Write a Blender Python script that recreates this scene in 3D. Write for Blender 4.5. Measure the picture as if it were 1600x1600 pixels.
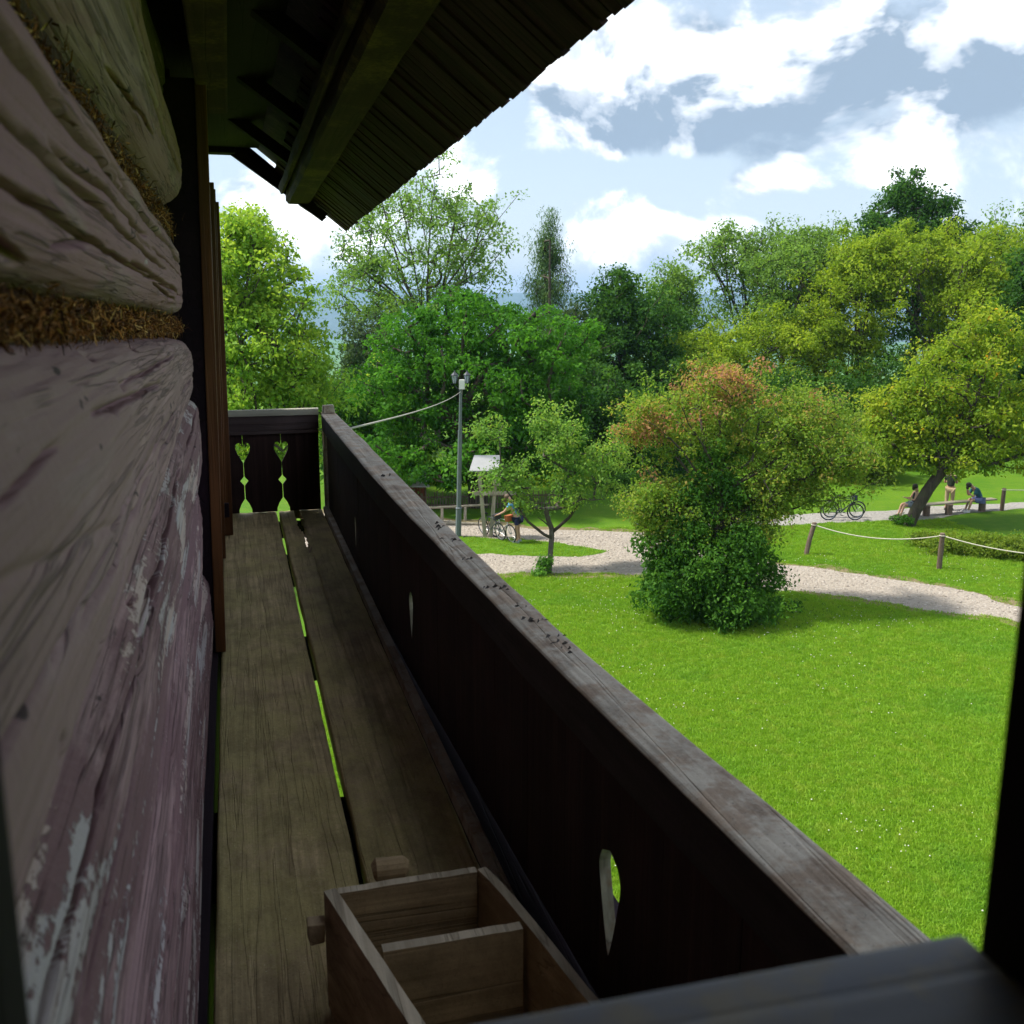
import bpy, bmesh, math, random
import numpy as np
from mathutils import Vector, Matrix

# ------------------------------------------------------------------ camera, sky, sun, exposure
SC = bpy.context.scene
for _o in list(bpy.data.objects): bpy.data.objects.remove(_o)
COL = SC.collection
FPX = 1600.0
PITCH = math.atan(335 / 1600); YAW = math.radians(15.16); CAMZ = 1.75
GZ = -6.9                                   # lawn level, the balcony floor is z = 0
cam_d = bpy.data.cameras.new('camera'); cam = bpy.data.objects.new('camera', cam_d); COL.objects.link(cam)
cam.location = (0, 0, CAMZ)
cam.rotation_euler = (math.pi / 2 - PITCH, 0, -YAW)
cam_d.sensor_width = 36; cam_d.lens = 36.0
cam_d.clip_start = 0.01; cam_d.clip_end = 20000
cam_d.dof.use_dof = True; cam_d.dof.focus_distance = 9.0; cam_d.dof.aperture_fstop = 9
SC.camera = cam

SUN_EL = math.radians(59); SUN_AZ = math.radians(-68)      # azimuth from +Y (the balcony's direction) towards +X
sun_dir = Vector((math.sin(SUN_AZ) * math.cos(SUN_EL), math.cos(SUN_AZ) * math.cos(SUN_EL), math.sin(SUN_EL)))
sun_d = bpy.data.lights.new('sun', 'SUN'); sun = bpy.data.objects.new('sun', sun_d); COL.objects.link(sun)
sun_d.energy = 2.1; sun_d.angle = math.radians(5); sun_d.color = (1.0, 0.95, 0.86)
sun.rotation_euler = (-sun_dir).to_track_quat('-Z', 'Y').to_euler()
sun.location = (0, 0, 60)

FWv = np.array([math.sin(YAW) * math.cos(PITCH), math.cos(YAW) * math.cos(PITCH), -math.sin(PITCH)])
RTv = np.array([math.cos(YAW), -math.sin(YAW), 0.0]); UPv = np.cross(RTv, FWv); CAM = np.array([0, 0, CAMZ])

def ray(u, v): return FWv + RTv * (u - 800) / FPX + UPv * (800 - v) / FPX
def atz(u, v, z=GZ):
    d = ray(u, v); return CAM + d * (z - CAMZ) / d[2]
def aty(u, v, y):
    d = ray(u, v); return CAM + d * y / d[1]
def atD(u, v, D): return CAM + ray(u, v) * D
def gp(u, D):
    p = CAM + FWv * D + RTv * (u - 800) / FPX * D
    return p + UPv * (GZ - p[2]) / UPv[2]

SC.view_settings.view_transform = 'Standard'; SC.view_settings.look = 'None'
SC.view_settings.gamma = 1; SC.view_settings.use_curve_mapping = False
SC.view_settings.exposure = 1.85
SC.cycles.max_bounces = 7; SC.cycles.diffuse_bounces = 4; SC.cycles.glossy_bounces = 2
SC.cycles.transmission_bounces = 4; SC.cycles.volume_bounces = 0; SC.cycles.transparent_max_bounces = 4
SC.cycles.caustics_reflective = False; SC.cycles.caustics_refractive = False
SC.cycles.sample_clamp_indirect = 6.0

class NT:
    """short-hand for building node trees"""
    def __init__(s, tree): s.t = tree; s.n = tree.nodes; s.l = tree.links; s.n.clear()
    def node(s, typ, ins=None, **kw):
        n = s.n.new(typ)
        for k, v in kw.items(): setattr(n, k, v)
        for k, v in (ins or {}).items(): s.put(n.inputs[k], v)
        return n
    def put(s, sock, v):
        if isinstance(v, bpy.types.NodeSocket): s.l.new(v, sock)
        elif isinstance(v, bpy.types.Node): s.l.new(v.outputs[0], sock)
        else:
            if sock.type == 'RGBA' and hasattr(v, '__len__') and len(v) == 3: v = (*v, 1)
            sock.default_value = v
    def m(s, op, a, b=None, c=None, clamp=False):
        n = s.n.new('ShaderNodeMath'); n.operation = op; n.use_clamp = clamp
        for i, v in enumerate((a, b, c)):
            if v is not None: s.put(n.inputs[i], v)
        return n.outputs[0]
    def vm(s, op, a, b=None, out=0):
        n = s.n.new('ShaderNodeVectorMath'); n.operation = op
        s.put(n.inputs[0], a)
        if b is not None: s.put(n.inputs[1], b)
        return n.outputs[out]
    def mix(s, f, a, b, mode='MIX'):
        n = s.n.new('ShaderNodeMix'); n.data_type = 'RGBA'; n.blend_type = mode; n.clamp_factor = True
        s.put(n.inputs[0], f); s.put(n.inputs[6], a); s.put(n.inputs[7], b); return n.outputs[2]
    def ramp(s, f, stops, interp='LINEAR'):
        n = s.n.new('ShaderNodeValToRGB'); n.color_ramp.interpolation = interp
        while len(n.color_ramp.elements) < len(stops): n.color_ramp.elements.new(0.5)
        for e, (p, c) in zip(n.color_ramp.elements, stops):
            e.position = p; e.color = (c, c, c, 1) if not hasattr(c, '__len__') else (*c, 1)
        s.put(n.inputs[0], f); return n.outputs[0]
    def sstep(s, x, a, b):
        n = s.n.new('ShaderNodeMapRange'); n.interpolation_type = 'SMOOTHSTEP'
        s.put(n.inputs[0], x); s.put(n.inputs[1], a); s.put(n.inputs[2], b); return n.outputs[0]
    def noise(s, vec, scale, detail=4, rough=0.55, dist=0.0, out=0):
        n = s.node('ShaderNodeTexNoise', {'Scale': scale, 'Detail': detail, 'Roughness': rough, 'Distortion': dist})
        s.put(n.inputs['Vector'], vec); return n.outputs[out]

# world: daylight sky with broken cumulus, laid out over the whole sphere
W = bpy.data.worlds.new('World'); SC.world = W; W.use_nodes = True
w = NT(W.node_tree)
sky = w.node('ShaderNodeTexSky', sky_type='NISHITA', sun_disc=False, sun_elevation=SUN_EL, sun_rotation=SUN_AZ,
             altitude=500, air_density=1.0, dust_density=1.2, ozone_density=1.5)
dirv = w.node('ShaderNodeTexCoord').outputs['Generated']
sep = w.node('ShaderNodeSeparateXYZ', {0: dirv})
fwd_h = (math.sin(YAW), math.cos(YAW), 0.0)
df = w.m('MAXIMUM', w.vm('DOT_PRODUCT', dirv, fwd_h, 1), 0.15)
azn = w.m('DIVIDE', w.vm('DOT_PRODUCT', dirv, tuple(RTv), 1), df)
eln = w.m('DIVIDE', sep.outputs[2], df)
stretch = w.vm('MULTIPLY', dirv, (1.0, 1.0, 1.25))
warp = w.noise(stretch, 3.0, 2, 0.5, out=1)
pv = w.vm('ADD', stretch, w.vm('MULTIPLY', w.vm('SUBTRACT', warp, (0.5, 0.5, 0.5)), (0.16, 0.16, 0.2)))
n1 = w.noise(pv, 7.2, 8, 0.57)
n2 = w.noise(w.vm('ADD', pv, (sun_dir[0] * 0.03, sun_dir[1] * 0.03, 0.046)), 7.2, 5, 0.57)
nb = w.noise(w.vm('ADD', stretch, (3.1, 1.7, 0.4)), 2.2, 2, 0.5)
n3 = w.noise(w.vm('ADD', pv, (5.3, 2.2, 1.1)), 14.0, 5, 0.6)
def blob(u, v, ru, rv):
    d = ray(u, v); hf = d[0] * fwd_h[0] + d[1] * fwd_h[1]
    a0 = float(d @ RTv) / hf; e0 = d[2] / hf; sa = ru / FPX; se = rv / FPX
    q = w.m('ADD', w.m('POWER', w.m('DIVIDE', w.m('SUBTRACT', azn, a0), sa), 2.0),
            w.m('POWER', w.m('DIVIDE', w.m('SUBTRACT', eln, e0), se), 2.0))
    return w.m('EXPONENT', w.m('MULTIPLY', q, -1.0))
def total(items):
    acc = None
    for amp, *b in items:
        x = w.m('MULTIPLY', blob(*b), amp); acc = x if acc is None else w.m('ADD', acc, x)
    return acc
cover = total([(0.24, 1130, 165, 230, 70), (0.22, 900, 165, 110, 70), (0.16, 1000, 60, 220, 60), (0.18, 1500, 100, 230, 80),
               (0.26, 1195, 285, 62, 22), (0.22, 1405, 262, 42, 26), (0.22, 455, 365, 70, 34), (0.15, 860, 365, 90, 22),
               (0.15, 1150, 355, 100, 16), (0.15, 1000, 405, 110, 16), (0.18, 390, 310, 70, 30),
               (-0.20, 790, 200, 70, 70), (-0.16, 950, 270, 240, 24), (-0.12, 1200, 20, 70, 30), (-0.12, 560, 300, 60, 60), (-0.12, 1330, 320, 120, 30)])
dens = w.m('ADD', w.m('ADD', n1, w.m('MULTIPLY', w.m('SUBTRACT', nb, 0.5), 0.45)), cover)
mask = w.sstep(dens, 0.47, 0.61)
dark = total([(0.9, 1190, 212, 190, 40), (0.75, 1520, 115, 180, 50), (0.5, 905, 205, 60, 30), (0.4, 1060, 120, 80, 60),
              (0.4, 1215, 308, 70, 12), (0.4, 1330, 175, 60, 40), (0.35, 1450, 60, 150, 40)])
lit = w.sstep(w.m('SUBTRACT', n1, n2), -0.09, 0.10)
shade = w.m('ADD', w.m('MULTIPLY', w.m('SUBTRACT', 1.0, lit), w.m('ADD', 0.55, w.m('MULTIPLY', n3, 0.40))), w.m('ADD', w.m('MULTIPLY', w.sstep(n3, 0.42, 0.68), 0.28), w.m('MULTIPLY', w.m('MULTIPLY', dark, w.m('ADD', 0.50, n3)), w.sstep(n1, 0.25, 0.60))), clamp=True)
cloud = w.mix(w.m('POWER', shade, 0.8), (10.8, 10.8, 10.9), (1.65, 2.15, 2.75))
haze_h = w.m('EXPONENT', w.m('MULTIPLY', w.m('MAXIMUM', sep.outputs[2], 0.0), -9.0))
skyc = w.mix(0.62, w.vm('MULTIPLY', sky.outputs[0], (0.76, 0.74, 0.71)), w.mix(haze_h, (3.2, 3.85, 4.5), (4.2, 4.5, 4.75)))
col = w.mix(w.m('MULTIPLY', mask, 0.95), skyc, cloud)
bg = w.node('ShaderNodeBackground', {'Color': col, 'Strength': 0.065})
w.node('ShaderNodeOutputWorld', {0: bg.outputs[0]})
W.cycles.sampling_method = 'MANUAL'; W.cycles.sample_map_resolution = 256

# ------------------------------------------------------------------ helpers
rs = np.random.default_rng(7)
random.seed(7)

def tag(o, label=None, cat=None, group=None, kind=None):
    if label: o['label'] = label
    if cat: o['category'] = cat
    if group: o['group'] = group
    if kind: o['kind'] = kind
    return o

def empty(name, loc=(0, 0, 0), rz=0.0):
    o = bpy.data.objects.new(name, None); COL.objects.link(o)
    o.location = loc; o.rotation_euler = (0, 0, rz); o.empty_display_size = 0.2
    return o

def mesh_obj(name, verts, faces, mat=None, parent=None, smooth=False):
    me = bpy.data.meshes.new(name); me.from_pydata([tuple(map(float, v)) for v in verts], [], faces); me.update()
    if smooth: me.polygons.foreach_set('use_smooth', [True] * len(me.polygons))
    o = bpy.data.objects.new(name, me); COL.objects.link(o)
    if mat: me.materials.append(mat)
    if parent: o.parent = parent
    return o

def big_mesh(name, V, F, mat, parent=None, smooth=False, attr=None):
    """numpy mesh of equal-sized faces"""
    V = np.asarray(V, np.float32); F = np.asarray(F, np.int32); k = F.shape[1]
    me = bpy.data.meshes.new(name)
    me.vertices.add(len(V)); me.vertices.foreach_set('co', V.ravel())
    me.loops.add(F.size); me.loops.foreach_set('vertex_index', F.ravel())
    me.polygons.add(len(F)); me.polygons.foreach_set('loop_start', np.arange(0, F.size, k, dtype=np.int32))
    me.polygons.foreach_set('loop_total', np.full(len(F), k, np.int32))
    if smooth: me.polygons.foreach_set('use_smooth', np.ones(len(F), bool))
    me.update(calc_edges=True)
    for nm, arr in (attr or {}).items():
        a = me.attributes.new(nm, 'FLOAT', 'POINT'); a.data.foreach_set('value', np.asarray(arr, np.float32))
    me.materials.append(mat)
    o = bpy.data.objects.new(name, me); COL.objects.link(o)
    if parent: o.parent = parent
    return o

class MB:
    """collects solids, builds ONE mesh object"""
    def __init__(s): s.v = []; s.f = []
    def add(s, verts, faces):
        k = len(s.v); s.v += [tuple(map(float, p)) for p in verts]; s.f += [tuple(i + k for i in f) for f in faces]; return s
    def box(s, a, b, j=0.0):
        x0, y0, z0 = a; x1, y1, z1 = b
        vs = [(x0, y0, z0), (x1, y0, z0), (x1, y1, z0), (x0, y1, z0), (x0, y0, z1), (x1, y0, z1), (x1, y1, z1), (x0, y1, z1)]
        if j: vs = [(p[0] + random.uniform(-j, j), p[1] + random.uniform(-j, j), p[2] + random.uniform(-j, j)) for p in vs]
        return s.add(vs, [(0, 3, 2, 1), (4, 5, 6, 7), (0, 1, 5, 4), (1, 2, 6, 5), (2, 3, 7, 6), (3, 0, 4, 7)])
    def beam(s, p, q, wd, ht, up=(0, 0, 1)):
        p = Vector(p); q = Vector(q); d = (q - p).normalized(); u = Vector(up); r = d.cross(u)
        if r.length < 1e-4: r = d.cross(Vector((1, 0, 0)))
        r.normalize(); u = r.cross(d)
        vs = [c + r * a * wd / 2 + u * b * ht / 2 for c in (p, q) for a, b in ((-1, -1), (1, -1), (1, 1), (-1, 1))]
        return s.add(vs, [(0, 1, 2, 3), (7, 6, 5, 4), (0, 4, 5, 1), (1, 5, 6, 2), (2, 6, 7, 3), (3, 7, 4, 0)])
    def tube(s, pts, rad, n=8, cap=True):
        pts = [Vector(p) for p in pts]; rad = rad if hasattr(rad, '__len__') else [rad] * len(pts)
        k = len(s.v); prev = None
        for i, p in enumerate(pts):
            d = (pts[min(i + 1, len(pts) - 1)] - pts[max(i - 1, 0)]).normalized()
            r = d.cross(Vector((0, 0, 1)) if abs(d.z) < 0.95 else Vector((0, 1, 0))) if prev is None else prev - d * prev.dot(d)
            r.normalize(); prev = r; u = r.cross(d)
            s.v += [tuple(p + (r * math.cos(t) + u * math.sin(t)) * rad[i]) for t in (2 * math.pi * j / n for j in range(n))]
        for i in range(len(pts) - 1):
            for j in range(n):
                a = k + i * n + j; b = k + i * n + (j + 1) % n
                s.f.append((a, b, b + n, a + n))
        if cap:
            s.f.append(tuple(k + j for j in range(n))[::-1]); s.f.append(tuple(k + (len(pts) - 1) * n + j for j in range(n)))
        return s
    def torus(s, c, axis_m, R, r, n=28, m=6):
        k = len(s.v)
        for i in range(n):
            t = 2 * math.pi * i / n
            for j in range(m):
                q = 2 * math.pi * j / m
                s.v.append(tuple(Vector(c) + axis_m @ Vector(((R + r * math.cos(q)) * math.cos(t), r * math.sin(q), (R + r * math.cos(q)) * math.sin(t)))))
        for i in range(n):
            for j in range(m):
                s.f.append((k + i * m + j, k + i * m + (j + 1) % m, k + ((i + 1) % n) * m + (j + 1) % m, k + ((i + 1) % n) * m + j))
        return s
    def sphere(s, c, r, n=10, m=6):
        r = r if hasattr(r, '__len__') else (r, r, r); k = len(s.v); c = Vector(c)
        s.v.append(tuple(c + Vector((0, 0, r[2]))))
        for i in range(1, m):
            for j in range(n):
                t = math.pi * i / m; q = 2 * math.pi * j / n
                s.v.append(tuple(c + Vector((r[0] * math.sin(t) * math.cos(q), r[1] * math.sin(t) * math.sin(q), r[2] * math.cos(t)))))
        s.v.append(tuple(c - Vector((0, 0, r[2])))); e = len(s.v) - 1
        for j in range(n): s.f.append((k, k + 1 + j, k + 1 + (j + 1) % n))
        for i in range(m - 2):
            for j in range(n):
                a = k + 1 + i * n + j; b = k + 1 + i * n + (j + 1) % n; s.f.append((a, a + n, b + n, b))
        for j in range(n): s.f.append((e, e - n + (j + 1) % n, e - n + j))
        return s
    def prism(s, poly, fmap, t0, t1):
        """2D polygon extruded; fmap(a, b, t) -> xyz"""
        n = len(poly); vs = [fmap(a, b, t0) for a, b in poly] + [fmap(a, b, t1) for a, b in poly]
        return s.add(vs, [tuple(range(n))[::-1], tuple(range(n, 2 * n))] + [(i, (i + 1) % n, n + (i + 1) % n, n + i) for i in range(n)])
    def build(s, name, mat, parent=None, smooth=False, bevel=0.0):
        o = mesh_obj(name, s.v, s.f, mat, parent, smooth)
        bm = bmesh.new(); bm.from_mesh(o.data); bmesh.ops.recalc_face_normals(bm, faces=bm.faces)
        if bevel: bmesh.ops.bevel(bm, geom=list(bm.edges), offset=bevel, segments=2, affect='EDGES', profile=0.6)
        bm.to_mesh(o.data); bm.free()
        return o

def copy_tree(o, parent=None):
    c = o.copy(); COL.objects.link(c); c.parent = parent
    for ch in list(o.children): copy_tree(ch, c)
    return c

# smooth lattice noise for sculpting
_lat = np.random.default_rng(11).random((256, 256))
def vnoise(x, y, seed=0):
    x = np.asarray(x, float) + seed * 17.31; y = np.asarray(y, float) + seed * 7.77
    xi = np.floor(x).astype(int); yi = np.floor(y).astype(int); fx = x - xi; fy = y - yi
    fx = fx * fx * (3 - 2 * fx); fy = fy * fy * (3 - 2 * fy)
    g = lambda a, b: _lat[a % 256, b % 256]
    return (g(xi, yi) * (1 - fx) + g(xi + 1, yi) * fx) * (1 - fy) + (g(xi, yi + 1) * (1 - fx) + g(xi + 1, yi + 1) * fx) * fy - 0.5
def fbm(x, y, seed=0, o=4):
    return sum(vnoise(x * 2 ** i, y * 2 ** i, seed + i) / 1.9 ** i for i in range(o))

# ------------------------------------------------------------------ materials
def new_mat(name):
    m = bpy.data.materials.new(name); m.use_nodes = True; return m, NT(m.node_tree)

def finish(t, shader, disp=None):
    t.node('ShaderNodeOutputMaterial', {0: shader})

def plain(name, col, rough=0.6, metal=0.0, var=0.15, scale=6.0, bump=0.0):
    m, t = new_mat(name)
    co = t.node('ShaderNodeTexCoord').outputs['Object']
    n = t.noise(co, scale, 5)
    c = t.mix(n, tuple(x * (1 - var) for x in col), tuple(x * (1 + var) for x in col))
    b = t.node('ShaderNodeBsdfPrincipled', {'Base Color': c, 'Roughness': rough, 'Metallic': metal})
    if bump:
        t.put(b.inputs['Normal'], t.node('ShaderNodeBump', {'Height': n, 'Strength': bump, 'Distance': 0.02}))
    finish(t, b.outputs[0]); return m

def wood(name, c_dark, c_light, axis=1, grain=42.0, moss=None, moss_amt=0.0, spots=None, rough=0.75, bump=0.5, big=2.2, crack=0.35, gain=1.0, dirt=0.0):
    """weathered timber; grain runs along the axis (0, 1, 2)"""
    c_dark = tuple(x * gain for x in c_dark); c_light = tuple(x * gain for x in c_light)
    moss = tuple(x * gain for x in moss) if moss else None
    m, t = new_mat(name)
    co = t.node('ShaderNodeTexCoord').outputs['Object']
    rnd = t.node('ShaderNodeObjectInfo').outputs['Random']
    off = t.node('ShaderNodeCombineXYZ', {0: t.m('MULTIPLY', rnd, 13.0), 1: t.m('MULTIPLY', rnd, 7.0), 2: t.m('MULTIPLY', rnd, 5.0)})
    co = t.vm('ADD', co, off.outputs[0])
    sc = [1.0, 1.0, 1.0]; sc[axis] = 0.03
    g = t.vm('MULTIPLY', co, tuple(sc))
    n_f = t.noise(g, grain, 6, 0.6, 0.2)
    n_m = t.noise(g, grain * 0.28, 4, 0.5, 0.15)
    n_b = t.noise(co, big, 5, 0.6)
    n_s = t.noise(co, 55.0, 3, 0.6)
    c = t.mix(t.ramp(n_f, [(0.3, 0.0), (0.7, 1.0)]), c_dark, c_light)
    c = t.mix(t.m('MULTIPLY', t.sstep(n_m, 0.42, 0.62), 0.55), c, tuple(0.5 * (a + b) * 0.62 for a, b in zip(c_dark, c_light)))
    c = t.mix(t.m('MULTIPLY', t.sstep(n_b, 0.45, 0.7), 0.35), c, tuple(min(1, x * 1.35) for x in c_light))
    if moss:
        mm = t.sstep(t.m('ADD', n_b, t.m('MULTIPLY', t.m('SUBTRACT', n_s, 0.5), 0.35)), 0.62 - 0.32 * moss_amt, 0.80 - 0.28 * moss_amt)
        c = t.mix(t.m('MULTIPLY', mm, 0.8), c, moss)
    if spots:
        v = t.node('ShaderNodeTexVoronoi', {'Vector': co, 'Scale': 70.0, 'Randomness': 1.0})
        sp = t.m('MULTIPLY', t.sstep(v.outputs['Distance'], 0.20, 0.10), t.sstep(n_s, 0.50, 0.62))
        c = t.mix(t.m('MULTIPLY', sp, 0.7), c, spots)
    if dirt:
        n_d = t.noise(t.vm('MULTIPLY', co, (1.0, 0.55, 1.0)), 8.0, 8, 0.72); n_g = t.noise(co, 160.0, 2, 0.6)
        c = t.mix(t.m('MULTIPLY', t.sstep(n_d, 0.40, 0.66), dirt), c, tuple(x * 0.32 for x in c_dark))
        c = t.mix(t.m('MULTIPLY', t.sstep(n_g, 0.60, 0.68), dirt * 0.8), c, tuple(x * 0.22 for x in c_dark))
        c = t.mix(t.m('MULTIPLY', t.sstep(n_g, 0.36, 0.30), dirt * 0.6), c, tuple(min(0.8, x * 1.25) for x in c_light))
    ck = t.sstep(t.m('ABSOLUTE', t.m('SUBTRACT', n_m, 0.5)), 0.0, 0.018)
    c = t.mix(t.m('MULTIPLY', t.m('SUBTRACT', 1.0, ck), crack), c, tuple(x * 0.25 for x in c_dark))
    h = t.m('ADD', t.m('MULTIPLY', n_f, 0.6), t.m('ADD', t.m('MULTIPLY', ck, 0.5), t.m('MULTIPLY', n_s, 0.35)))
    bp = t.node('ShaderNodeBump', {'Height': h, 'Strength': bump, 'Distance': 0.006})
    b = t.node('ShaderNodeBsdfPrincipled', {'Base Color': c, 'Roughness': rough, 'Normal': bp, 'Specular IOR Level': 0.2})
    finish(t, b.outputs[0]); return m

def log_paint(name, paint_lo, paint_hi, paint_amt, pale_amt, tone=1.0):
    """old log: grey timber, remains of a thin purple-brown paint, chalky flakes"""
    m, t = new_mat(name)
    sx = t.node('ShaderNodeSeparateXYZ', {0: t.node('ShaderNodeTexCoord').outputs['Object']})
    arc = t.node('ShaderNodeAttribute', attribute_name='arc').outputs['Fac']      # distance round the log
    co = t.node('ShaderNodeCombineXYZ', {0: arc, 1: sx.outputs[1], 2: t.m('MULTIPLY', sx.outputs[0], 0.12)}).outputs[0]
    g = t.vm('MULTIPLY', co, (1.0, 0.022, 1.0)); g2 = t.vm('MULTIPLY', co, (1.0, 0.13, 1.0))
    n_f = t.noise(g, 70.0, 6, 0.6, 0.15); n_m = t.noise(g, 22.0, 4, 0.5, 0.1); n_b = t.noise(g2, 5.0, 6, 0.62, 0.5)
    n_p = t.noise(t.vm('ADD', g2, (4.0, 9.0, 2.0)), 9.0, 8, 0.68, 0.6); n_s = t.noise(co, 48.0, 4, 0.6)
    n_h = t.noise(t.vm('MULTIPLY', co, (1.0, 0.35, 1.0)), 26.0, 2, 0.5)
    wood_c = t.mix(t.ramp(n_f, [(0.3, 0.0), (0.7, 1.0)]), tuple(x * tone for x in (0.185, 0.112, 0.108)), tuple(x * tone for x in (0.42, 0.265, 0.262)))
    wood_c = t.mix(t.m('MULTIPLY', t.sstep(n_b, 0.45, 0.65), 0.55), wood_c, tuple(x * tone for x in (0.40, 0.29, 0.285)))
    paint = t.mix(n_m, paint_lo, paint_hi)
    pm = t.sstep(t.m('ADD', n_b, t.m('MULTIPLY', t.m('SUBTRACT', n_p, 0.5), 0.7)), 0.66 - 0.4 * paint_amt, 0.76 - 0.4 * paint_amt)
    c = t.mix(t.m('MULTIPLY', pm, 0.9), wood_c, paint)
    fl = t.sstep(t.m('ADD', n_p, t.m('MULTIPLY', t.m('SUBTRACT', n_s, 0.5), 0.25)), 0.70 - 0.22 * pale_amt, 0.73 - 0.22 * pale_amt)
    pale = t.mix(t.sstep(n_m, 0.4, 0.6), (0.52, 0.48, 0.47), (0.56, 0.43, 0.37))
    c = t.mix(t.m('MULTIPLY', fl, 0.75), c, pale)
    ck = t.sstep(t.m('ABSOLUTE', t.m('SUBTRACT', n_m, 0.5)), 0.0, 0.016)
    n_k = t.noise(t.vm('ADD', g, (7.0, 1.0, 3.0)), 60.0, 3, 0.5, 0.1)
    ck2 = t.m('MAXIMUM', t.sstep(t.m('ABSOLUTE', t.m('SUBTRACT', n_k, 0.5)), 0.004, 0.022), t.sstep(n_b, 0.46, 0.54))
    ck = t.m('MINIMUM', ck2, t.m('MAXIMUM', ck, t.sstep(n_b, 0.54, 0.60)))
    c = t.mix(t.m('MULTIPLY', t.m('SUBTRACT', 1.0, ck), 0.4), c, (0.022, 0.016, 0.014))
    hole = t.sstep(n_h, 0.71, 0.745)
    c = t.mix(t.m('MULTIPLY', hole, 0.8), c, (0.015, 0.011, 0.01))
    h = t.m('ADD', t.m('MULTIPLY', n_f, 0.7), t.m('ADD', t.m('MULTIPLY', ck, 0.35), t.m('ADD', t.m('MULTIPLY', n_s, 0.4), t.m('MULTIPLY', fl, 0.25))))
    bp = t.node('ShaderNodeBump', {'Height': h, 'Strength': 0.9, 'Distance': 0.007})
    b = t.node('ShaderNodeBsdfPrincipled', {'Base Color': c, 'Roughness': 0.8, 'Normal': bp, 'Specular IOR Level': 0.2})
    finish(t, b.outputs[0]); return m

def leaf_mat(name, stops, trans=0.48, rough=0.5, tcol=1.3, gain=1.35):
    m, t = new_mat(name)
    a = t.node('ShaderNodeAttribute', attribute_name='tint').outputs['Fac']
    c = t.ramp(a, [(p, tuple(min(0.9, x * gain) for x in cc)) for p, cc in stops])
    tc = t.mix(1.0, c, (tcol, tcol, tcol * 0.55), 'MULTIPLY')
    b = t.node('ShaderNodeBsdfPrincipled', {'Base Color': c, 'Roughness': rough, 'Specular IOR Level': 0.06})
    tr = t.node('ShaderNodeBsdfTranslucent', {'Color': tc})
    mx = t.node('ShaderNodeMixShader', {0: trans, 1: b.outputs[0], 2: tr.outputs[0]})
    finish(t, mx.outputs[0]); return m

M = {}
M['log'] = log_paint('weathered_log', (0.24, 0.142, 0.138), (0.36, 0.235, 0.228), 0.50, 0.10)
M['log_up'] = log_paint('high_log', (0.235, 0.116, 0.132), (0.36, 0.198, 0.222), 0.62, 0.10, 1.0)
M['log_low'] = log_paint('painted_log', (0.135, 0.068, 0.072), (0.23, 0.128, 0.132), 0.66, 0.72)
M['log_dark'] = log_paint('shaded_log', (0.03, 0.02, 0.02), (0.05, 0.036, 0.036), 0.95, 0.0)  # darkened copy: shade by the doorway and under the eaves is in the colour
M['floor'] = wood('floor_plank', (0.36, 0.265, 0.135), (0.74, 0.575, 0.32), 1, 60, (0.44, 0.37, 0.15), 0.7, (0.75, 0.68, 0.5), 0.8, 0.9, crack=0.10, dirt=0.42)
M['rail'] = wood('rail_timber', (0.086, 0.060, 0.042), (0.225, 0.168, 0.122), 1, 34, (0.20, 0.18, 0.15), 0.75, (0.05, 0.045, 0.04), 0.7, 0.7, big=9.0, gain=2.3, crack=0.08, dirt=0.35)
M['bal'] = wood('balustrade_board', (0.018, 0.010, 0.009), (0.040, 0.022, 0.020), 2, 40, rough=0.8, gain=1.7, crack=0.1)
M['bal_edge'] = wood('cut_edge_timber', (0.11, 0.09, 0.07), (0.30, 0.26, 0.21), 2, 40, (0.16, 0.07, 0.025), 0.5, rough=0.85)
M['endrail'] = wood('end_rail_timber', (0.12, 0.11, 0.085), (0.30, 0.29, 0.23), 0, 30, (0.2, 0.21, 0.11), 0.5, rough=0.8, gain=2.4)
M['fascia'] = wood('dark_fascia', (0.03, 0.019, 0.018), (0.075, 0.055, 0.052), 0, 30, rough=0.7, gain=1.6)
M['fascia_y'] = wood('dark_rail_side', (0.022, 0.015, 0.014), (0.055, 0.042, 0.042), 1, 30, rough=0.6)  # shade on the rail's inner side is put into this colour
M['casing'] = wood('brown_casing', (0.060, 0.024, 0.009), (0.115, 0.048, 0.018), 2, 36, rough=0.45, bump=0.25, crack=0.15, gain=1.5)
M['shade_tone'] = wood('shade_toned_timber', (0.011, 0.0052, 0.009), (0.024, 0.012, 0.019), 1, 30, rough=0.85)  # near-black tone puts the shade under roof and floor into the colour
M['shingle'] = wood('roof_shingle', (0.022, 0.0098, 0.013), (0.080, 0.036, 0.048), 0, 40, rough=0.85, bump=0.8, gain=1.1)
M['purlin'] = wood('mossy_purlin', (0.022, 0.0088, 0.010), (0.052, 0.022, 0.026), 1, 30, (0.11, 0.070, 0.026), 0.45, rough=0.85, gain=1.2)
M['trough'] = wood('trough_board', (0.085, 0.060, 0.034), (0.175, 0.130, 0.078), 1, 40, rough=0.65, gain=3.3, dirt=0.3)
M['trough_rim'] = wood('trough_rim', (0.15, 0.12, 0.08), (0.33, 0.28, 0.21), 1, 40, rough=0.7, gain=2.0)
M['trough_x'] = wood('trough_end_board', (0.085, 0.058, 0.030), (0.185, 0.135, 0.075), 0, 40, rough=0.65, gain=3.3, dirt=0.3)
M['sill'] = wood('window_sill', (0.26, 0.27, 0.31), (0.46, 0.45, 0.46), 0, 26, (0.42, 0.35, 0.24), 0.75, rough=0.5, crack=0.0, bump=0.15, big=14.0)
M['room'] = wood('room_timber', (0.014, 0.011, 0.009), (0.03, 0.024, 0.02), 2, 20, rough=0.9)
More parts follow.
